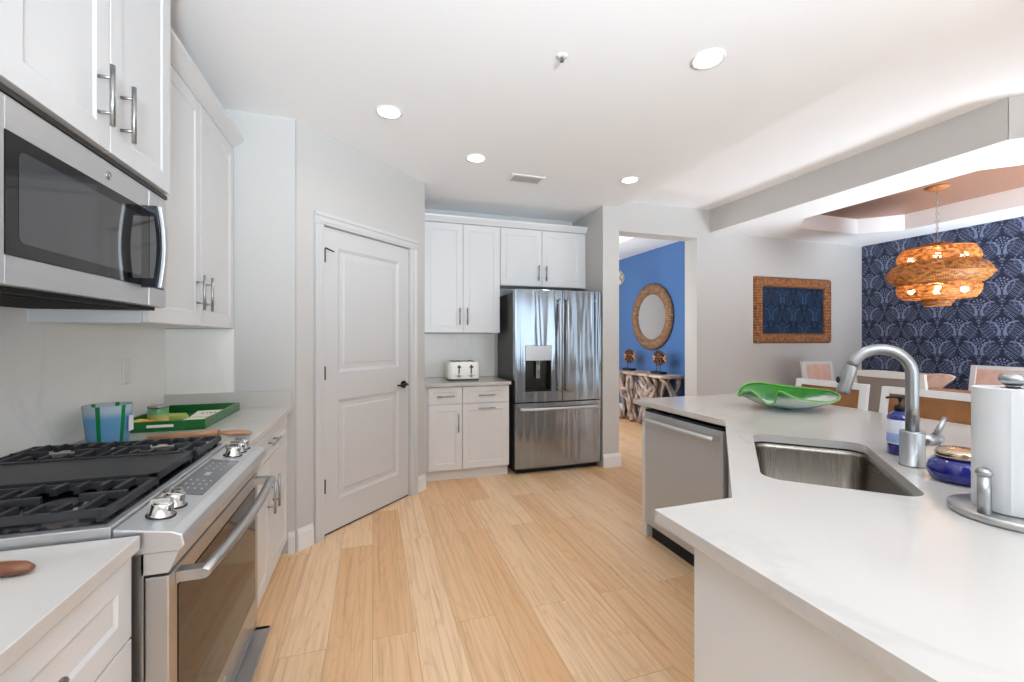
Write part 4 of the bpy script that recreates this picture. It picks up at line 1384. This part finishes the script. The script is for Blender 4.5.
def make_chair(name, label, cat, loc, rz, seat_h, top_h, wd, depth, panel_front, panel_back, group, curve=0.0, rail_h=0.04, low=0.2):
    """local: faces -y? no: seat in front of the back at local -y, back at y=0; x across"""
    t = thing(name, label, cat, loc, rz, group)
    hw = wd / 2
    lean = lambda z: max(0.0, (z - seat_h)) * 0.16
    part('seat', MB().box(-hw + 0.005, hw - 0.005, -depth, -0.02, seat_h - 0.03, seat_h + 0.035), shaded_grey if panel_back is shaded_grey else card_paper, t, 0.012, seg=3)
    part('seat_frame', MB().box(-hw, hw, -depth - 0.005, -0.015, seat_h - 0.075, seat_h - 0.031), white_lacquer, t, 0.004)
    for sx_ in (-1, 1):
        x = sx_ * (hw - 0.022)
        lg = MB()
        lg.add([(x - 0.022, -depth, seat_h - 0.075), (x + 0.022, -depth, seat_h - 0.075), (x + 0.022, -depth + 0.045, seat_h - 0.075), (x - 0.022, -depth + 0.045, seat_h - 0.075),
                (x - 0.016, -depth, 0), (x + 0.016, -depth, 0), (x + 0.016, -depth + 0.032, 0), (x - 0.016, -depth + 0.032, 0)],
               [(0, 1, 2, 3), (7, 6, 5, 4), (0, 4, 5, 1), (1, 5, 6, 2), (2, 6, 7, 3), (3, 7, 4, 0)])
        part('leg', lg, white_lacquer, t, 0.003)
        bl = MB()
        vs, fs = [], []
        zs = [0.0, seat_h, top_h]
        for i, z in enumerate(zs):
            y = 0.05 - 0.06 * min(1, z / seat_h) + lean(z)
            h_ = 0.022
            xs = x + sx_ * (0.0 if z > seat_h else 0.004)
            vs += [(xs - h_, y - 0.014, z), (xs + h_, y - 0.014, z), (xs + h_, y + 0.020, z), (xs - h_, y + 0.020, z)]
            if i:
                o_ = 4 * (i - 1)
                fs += [(o_ + j, o_ + (j + 1) % 4, o_ + 4 + (j + 1) % 4, o_ + 4 + j) for j in range(4)]
        fs += [(3, 2, 1, 0), (8, 9, 10, 11)]
        bl.add(vs, fs)
        part('leg', bl, white_lacquer, t, 0.003)

    def slab(z0, z1, x0, x1, ya, yb, arch=0.0):
        mb = MB()
        n = 12
        vs, fs = [], []
        for i in range(n + 1):
            x = x0 + (x1 - x0) * i / n
            q = 1 - (2 * i / n - 1) ** 2
            yo = curve * q
            up = arch * q
            vs += [(x, -0.01 + lean(z0) + ya + yo, z0), (x, -0.01 + lean(z0) + yb + yo, z0), (x, -0.01 + lean(z1) + yb + yo, z1 + up), (x, -0.01 + lean(z1) + ya + yo, z1 + up)]
            if i:
                o_ = 4 * (i - 1)
                fs += [(o_ + j, o_ + (j + 1) % 4, o_ + 4 + (j + 1) % 4, o_ + 4 + j) for j in range(4)]
        fs += [(3, 2, 1, 0), (4 * n, 4 * n + 1, 4 * n + 2, 4 * n + 3)]
        return mb.add(vs, fs)
    part('top_rail', slab(top_h - rail_h, top_h, -hw + 0.0445, hw - 0.0445, -0.012, 0.018, curve * 0.3), white_lacquer, t, 0.002)
    zb = seat_h + low
    part('lower_rail', slab(zb - 0.04, zb, -hw + 0.0445, hw - 0.0445, -0.012, 0.018), white_lacquer, t, 0.002)
    part('back_panel', slab(zb + 0.0005, top_h - rail_h - 0.0005, -hw + 0.0446, hw - 0.0446, -0.006, 0.002), panel_front, t)
    part('rear_panel', slab(zb + 0.0005, top_h - rail_h - 0.0005, -hw + 0.0446, hw - 0.0446, 0.0025, 0.012), panel_back, t)
    return t


# two counter stools at the outer side of the bar; their seats point to the bar (-x): rotate so local -y -> -x
ST = (0.64, 1.018)
s1 = make_chair('counter_stool', 'white counter stool with brown woven back, behind the green glass bowl', 'stool', (3.01, 2.20, 0), -PI / 2, 0.64, 1.018, 0.49, 0.44, brown_weave, brown_weave, 'white counter stools', rail_h=0.04, low=0.215)
dup(s1, (3.01, 1.625, 0), -PI / 2, 'white counter stool with brown woven back, behind the faucet and soap bottle', 'white counter stools')
# footrests are shared by both
dc1 = make_chair('dining_chair', 'white dining chair with grey back turned to the bar, before the dining table', 'chair', (4.16, 2.47, 0), PI / 2, 0.46, 1.035, 0.54, 0.46, pink_cane, shaded_grey, 'dining chairs', curve=0.05, rail_h=0.045)
dc2 = make_chair('dining_chair', 'white dining chair with pink cane back at the table end below the framed panel', 'chair', (4.90, 3.60, 0), 0.0, 0.46, 1.05, 0.46, 0.46, pink_cane, shaded_grey, 'dining chairs', rail_h=0.035)
dup(dc2, (5.60, 2.46, 0), -PI / 2, 'white dining chair with pink cane back against the navy wallpaper wall', 'dining chairs')
tb = thing('dining_table', 'brown wooden dining table under the rattan chandelier', 'table', (4.92, 2.50, 0))
part('tabletop', MB().box(-0.42, 0.42, -0.85, 0.72, 0.725, 0.765), table_wood, tb, 0.005)
part('apron', MB().box(-0.34, 0.34, -0.74, 0.62, 0.64, 0.7245), table_wood, tb, 0.003)
for x in (-0.34, 0.34):
    for y in (-0.74, 0.62):
        part('leg', MB().box(x - 0.035, x + 0.035, y - 0.035, y + 0.035, 0, 0.6395), table_wood, tb, 0.004)
# long wooden bowl and the pale slab standing in it
db = thing('dough_bowl', 'long shallow brown wooden bowl on the dining table', 'bowl', (4.95, 2.50, 0.7655))
rg = []
for w_, l_, z in ((0.07, 0.20, 0.0), (0.10, 0.27, 0.03), (0.125, 0.33, 0.085), (0.115, 0.315, 0.085), (0.09, 0.255, 0.035), (0.05, 0.18, 0.015)):
    rg.append([(w_ * math.cos(2 * PI * k / 32), l_ * math.sin(2 * PI * k / 32), z) for k in range(32)])
part('bowl', loft(MB(), rg), table_wood, db)
sw = MB()
vs = []
out_ = [(-0.12, 0.0), (-0.17, 0.12), (-0.165, 0.21), (-0.05, 0.204), (0.04, 0.215), (0.13, 0.21), (0.165, 0.195), (0.15, 0.165), (0.08, 0.10), (0.0, 0.0)]
n = len(out_)
for x in (-0.02, 0.02):
    vs += [(x + 0.015 * math.sin(7 * y), y, z) for y, z in out_]
fs = [(i, (i + 1) % n, n + (i + 1) % n, n + i) for i in range(n)] + [tuple(range(n - 1, -1, -1)), tuple(range(n, 2 * n))]
sw.add(vs, fs)
solo('driftwood_piece', sw, shell_pink, 'pale pinkish pointed slab standing behind the wooden bowl on the dining table', 'decoration', (5.17, 2.72, 0.766), PI, bevel=0.008)

# ------------------------------------------------------------------ rattan chandelier
PC = (4.965, 2.59)
ch = thing('chandelier', 'tiered woven rattan chandelier hanging from the tan ceiling tray', 'lamp', (PC[0], PC[1], 0))
part('canopy', MB().lathe([(0.085, 2.7145), (0.085, 2.705), (0.06, 2.69), (0.015, 2.682), (0.0001, 2.682)], (0, 0, 0), 32), rattan, ch)
chn = MB()
for k in range(14):
    z = 2.675 - k * 0.0345
    M_ = Matrix.Rotation(PI / 2, 3, 'X') if k % 2 else Matrix.Rotation(PI / 2, 3, 'Y')
    chn.torus((0, 0, z), 0.012, 0.0022, 14, 6, 0, M_ @ Matrix.Diagonal((1.0, 1.0, 1.0)))
part('chain', chn, nickel, ch)
part('cord', MB().cyl((0.006, 0, 2.19), (0.006, 0, 2.69), 0.003, n=8), shell_white, ch)


def tier(prof, name='shade_tier'):
    return part(name, MB().lathe(prof, (0, 0, 0), 72), shade_weave, ch)


tier([(0.074, 2.195), (0.092, 2.19), (0.111, 2.165), (0.115, 2.145)], 'shade_cap')
tier([(0.115, 2.146), (0.244, 2.142), (0.277, 2.10), (0.289, 2.05), (0.277, 2.012)])
tier([(0.277, 2.010), (0.318, 1.995), (0.351, 1.945), (0.366, 1.905), (0.348, 1.87), (0.311, 1.83), (0.274, 1.815)])
tier([(0.274, 1.813), (0.289, 1.795), (0.285, 1.745), (0.263, 1.70), (0.244, 1.69), (0.118, 1.678)])
tier([(0.118, 1.677), (0.111, 1.645), (0.089, 1.622), (0.059, 1.618)], 'shade_base')
rim = MB()
for r, z in ((0.115, 2.145), (0.277, 2.011), (0.366, 1.905), (0.274, 1.814), (0.247, 1.69), (0.247, 2.142), (0.118, 1.678), (0.089, 1.62)):
    rim.torus((0, 0, z), r, 0.006, 64, 6)
part('hoops', rim, rattan, ch)
for k in range(4):
    a = 2 * PI * k / 4 + 0.5
    for z in (1.76, 2.06):
        x, y = 0.175 * math.cos(a), 0.175 * math.sin(a)
        bb = part('bulb', MB().ball((x, y, z), 0.028, n=14, k=8), bulb_glow, ch)
light('chandelier_upper', 'POINT', (0, 0, 2.06), 15, (1.0, 0.80, 0.56), 0.12, parent=ch)
light('chandelier_lower', 'POINT', (0, 0, 1.78), 12, (1.0, 0.80, 0.56), 0.12, parent=ch)

# framed panel on the grey wall
pf = thing('picture_frame', 'rattan framed navy damask panel on the grey wall', 'picture', (4.982, 4.05, 1.66))
FWd, FHt, fw = 0.628, 0.405, 0.122
fm = MB()
pr = [(0.0, 0.0), (0.0, 0.02), (0.02, 0.042), (0.06, 0.05), (0.10, 0.042), (0.122, 0.022), (fw, 0.0)]


def R4(i, y):
    return [(-FWd + i, -y, -FHt + i), (FWd - i, -y, -FHt + i), (FWd - i, -y, FHt - i), (-FWd + i, -y, FHt - i)]


vs = [p for i, y in pr for p in R4(i, y + 0.001)]
fs = [(4 * k + j, 4 * k + (j + 1) % 4, 4 * k + 4 + (j + 1) % 4, 4 * k + 4 + j) for k in range(len(pr) - 1) for j in range(4)]
fm.add(vs, fs)
part('frame', fm, wrapped_cane, pf, 0.012)
part('panel', MB().box(-FWd + fw - 0.004, FWd - fw + 0.004, -0.012, -0.002, -FHt + fw - 0.004, FHt - fw + 0.004), wallpaper_x, pf)

# ------------------------------------------------------------------ foyer
mr = thing('round_mirror', 'round mirror with twig-wrapped frame on the blue foyer wall', 'mirror', (4.30, 5.94, 1.66))
MY = Matrix.Rotation(-PI / 2, 3, 'Y')
part('frame', MB().lathe([(0.365, 0.002), (0.365, 0.03), (0.40, 0.055), (0.45, 0.065), (0.50, 0.055), (0.535, 0.03), (0.535, 0.002)], (0, 0, 0), 72, 0, True, MY, closed=True), twig_wrap, mr)
part('glass', MB().lathe([(0.0001, 0.012), (0.3645, 0.012), (0.3645, 0.02), (0.0001, 0.02)], (0, 0, 0), 72, 0, False, MY), mirror_glass, mr)

cn = thing('console_table', 'driftwood root console table against the blue foyer wall', 'table', (4.06, 5.72, 0))
rt = MB()
rnd = random.Random(3)
for k in range(30):
    x0_, y0_ = rnd.uniform(-0.18, 0.10), -0.60 + 1.24 * (k + 0.5) / 30
    pts, rs = [], []
    sway, ph_ = rnd.uniform(-0.16, 0.16), rnd.uniform(0, 6)
    zt = 0.735
    for i in range(9):
        q = i / 8
        pts.append((max(-0.20, min(0.17, x0_ + 0.06 * math.sin(5 * q + ph_))), max(-0.62, min(0.64, y0_ + sway * math.sin(3.2 * q) + 0.05 * math.sin(7 * q + ph_))), 0.02 + q * zt))
        rs.append(0.030 * (1.25 - 0.5 * math.sin(PI * q)) * rnd.uniform(0.8, 1.15))
    rt.tube(pts, rs, 8)
for k in range(10):
    y0_ = rnd.uniform(-0.5, 0.3)
    pts = [(rnd.uniform(-0.19, -0.12), max(-0.62, min(0.64, y0_ + 0.09 * i)), 0.25 + 0.4 * rnd.random() + 0.06 * math.sin(2 * i)) for i in range(5)]
    rt.tube(pts, [0.02, 0.028, 0.03, 0.027, 0.018], 8)
part('roots', rt, driftwood, cn)
tp = []
for k in range(40):
    a = 2 * PI * k / 40
    sx_, sy_ = math.cos(a), math.sin(a)
    r4 = 1 / (abs(sx_) ** 5 + abs(sy_) ** 5) ** 0.2
    tp.append((0.215 * sx_ * r4 * (1 + 0.03 * math.sin(5 * a)), 0.665 * sy_ * r4 * (1 + 0.015 * math.sin(9 * a))))
part('tabletop', MB().prism(tp, 0.745, 0.785), driftwood, cn, 0.008)


def fish(loc, label, dirn):
    t = thing('fish_sculpture', label, 'sculpture', loc, 0, 'wooden fish sculptures')
    part('base', MB().box(-0.05, 0.05, -0.13, 0.13, 0.0, 0.035), black_gap, t, 0.003)
    part('rods', MB().cyl((0, -0.04, 0.0355), (0, -0.04, 0.17), 0.004, n=8).cyl((0, 0.04, 0.0355), (0, 0.04, 0.17), 0.004, n=8), black_rubber, t)
    part('body', MB().ball((0, 0, 0.235), 0.04, 0.115, 0.09), dark_wood, t)
    sc_ = MB()
    for i in range(7):
        for j in range(8):
            y = -0.085 + i * 0.026
            a = 2 * PI * (j + 0.5 * (i % 2)) / 8
            f_ = math.sqrt(max(0.05, 1 - (y / 0.118) ** 2))
            p = Vector((0.040 * f_ * math.cos(a), y, 0.235 + 0.090 * f_ * math.sin(a)))
            q = p + Vector((0.028 * math.cos(a), 0.02 * dirn, 0.034 * math.sin(a)))
            sc_.tube([p, (p + q) / 2 + Vector((0.004, 0, 0)), q], [0.010, 0.013, 0.003], 6)
    part('scales', sc_, dark_wood, t)
    tl = MB()
    s_ = dirn
    tl.add([(x, y * s_, z) for x in (-0.008, 0.008) for y, z in ((0.10, 0.235), (0.19, 0.31), (0.165, 0.235), (0.19, 0.165))],
           [(0, 1, 2, 3), (7, 6, 5, 4), (0, 4, 5, 1), (1, 5, 6, 2), (2, 6, 7, 3), (3, 7, 4, 0)])
    part('tail', tl, teak, t)
    part('cheek', MB().ball((-0.035, -0.055 * s_, 0.24), 0.016, 0.04, 0.05, n=14, k=8), teak, t)
    return t


fish((4.06, 6.24, 0.786), 'brown wooden fish sculpture on black base at the far end of the console', -1)
fish((4.06, 5.46, 0.786), 'brown wooden fish sculpture on black base at the near end of the console', -1)

sl_ = thing('shell_pendant', 'white flower-cluster hanging lamp in the foyer beyond the wall end', 'lamp', (3.655, 6.0, 0))
part('cord', MB().cyl((0, 0, 2.36), (0, 0, 2.744), 0.004, n=8), shell_white, sl_)
fl = MB()
rnd = random.Random(5)
for k in range(46):
    z = 1 - 2 * (k + 0.5) / 46
    a = k * 2.39996
    r = math.sqrt(1 - z * z)
    n_ = Vector((r * math.cos(a), r * math.sin(a), z))
    p = n_ * 0.10
    Mq = n_.to_track_quat('Z', 'Y').to_matrix()
    fl.lathe([(0.006, 0.0), (0.012, 0.018), (0.032, 0.036), (0.028, 0.033), (0.010, 0.016), (0.0001, 0.012)], (p.x, p.y, p.z + 2.27), 10, 0, True, Mq)
fl.ball((0, 0, 2.27), 0.10)
part('blossoms', fl, shell_white, sl_)
light('foyer_fill', 'POINT', (2.6, 5.2, 1.5), 20, (1.0, 0.93, 0.85), 0.15)  # added fill without a lamp body, lifts the foyer ceiling

# ------------------------------------------------------------------ ceiling fittings


def downlight(loc, label, power):
    t = thing('downlight', label, 'ceiling light', loc, 0, 'recessed ceiling downlights')
    part('trim_ring', MB().lathe([(0.078, 0.0), (0.078, -0.004), (0.068, -0.006), (0.062, -0.003), (0.062, 0.0)], (0, 0, -0.0005), 40, closed=True), plastic_white, t)
    part('lens', MB().lathe([(0.0001, -0.0005), (0.0615, -0.0005), (0.0615, -0.003), (0.0001, -0.003)], (0, 0, 0), 40), lens_glow, t)
    light('downlight_beam', 'SPOT', (0, 0, -0.02), power, (1.0, 0.96, 0.91), 0.06, parent=t, spot_size=math.radians(150), spot_blend=1.0)
    return t


downlight((0.094, 2.681, 2.67), 'recessed ceiling light nearest the pantry door corner, left of the others', 11)
downlight((0.739, 3.166, 2.67), 'small recessed ceiling light in front of the toaster cabinets', 11)
downlight((2.09, 3.20, 2.67), 'small recessed ceiling light near the white wall end by the refrigerator', 11)
downlight((1.545, 1.698, 2.67), 'largest recessed ceiling light above the dishwasher', 7)

av = thing('air_vent', 'white slotted air vent in the kitchen ceiling', 'vent', (1.24, 3.454, 2.67))
part('frame', MB().prism([(-0.15, -0.085), (0.15, -0.085), (0.15, 0.085), (-0.15, 0.085)], -0.006, -0.0005, hole=[(-0.125, -0.06), (0.125, -0.06), (0.125, 0.06), (-0.125, 0.06)]), plastic_white, av)
part('backing', MB().box(-0.124, 0.124, -0.059, 0.059, -0.0015, -0.0005), panel_grey, av)
vm = MB()
for k in range(7):
    y = -0.052 + k * 0.0165
    vm.add([(-0.124, y, -0.002), (0.124, y, -0.002), (0.124, y + 0.010, -0.007), (-0.124, y + 0.010, -0.007), (-0.124, y, -0.003), (0.124, y, -0.003), (0.124, y + 0.010, -0.008), (-0.124, y + 0.010, -0.008)],
           [(0, 1, 2, 3), (7, 6, 5, 4), (0, 4, 5, 1), (1, 5, 6, 2), (2, 6, 7, 3), (3, 7, 4, 0)])
part('louvres', vm, icon_grey, av)
sp = thing('fire_sprinkler', 'small fire sprinkler head in the kitchen ceiling', 'sprinkler', (0.863, 1.894, 2.67))
part('escutcheon', MB().lathe([(0.027, -0.0005), (0.027, -0.003), (0.012, -0.006), (0.0001, -0.006)], (0, 0, 0), 28), plastic_white, sp)
hm = MB().cyl((0, 0, -0.0065), (0, 0, -0.012), 0.006, n=12)
hm.tube([(0.005, 0, -0.011), (0.009, 0, -0.018), (0.003, 0, -0.025)], 0.002, 6).tube([(-0.005, 0, -0.011), (-0.009, 0, -0.018), (-0.003, 0, -0.025)], 0.002, 6)
hm.cyl((0, 0, -0.025), (0, 0, -0.027), 0.010, n=16)
part('deflector', hm, nickel, sp)
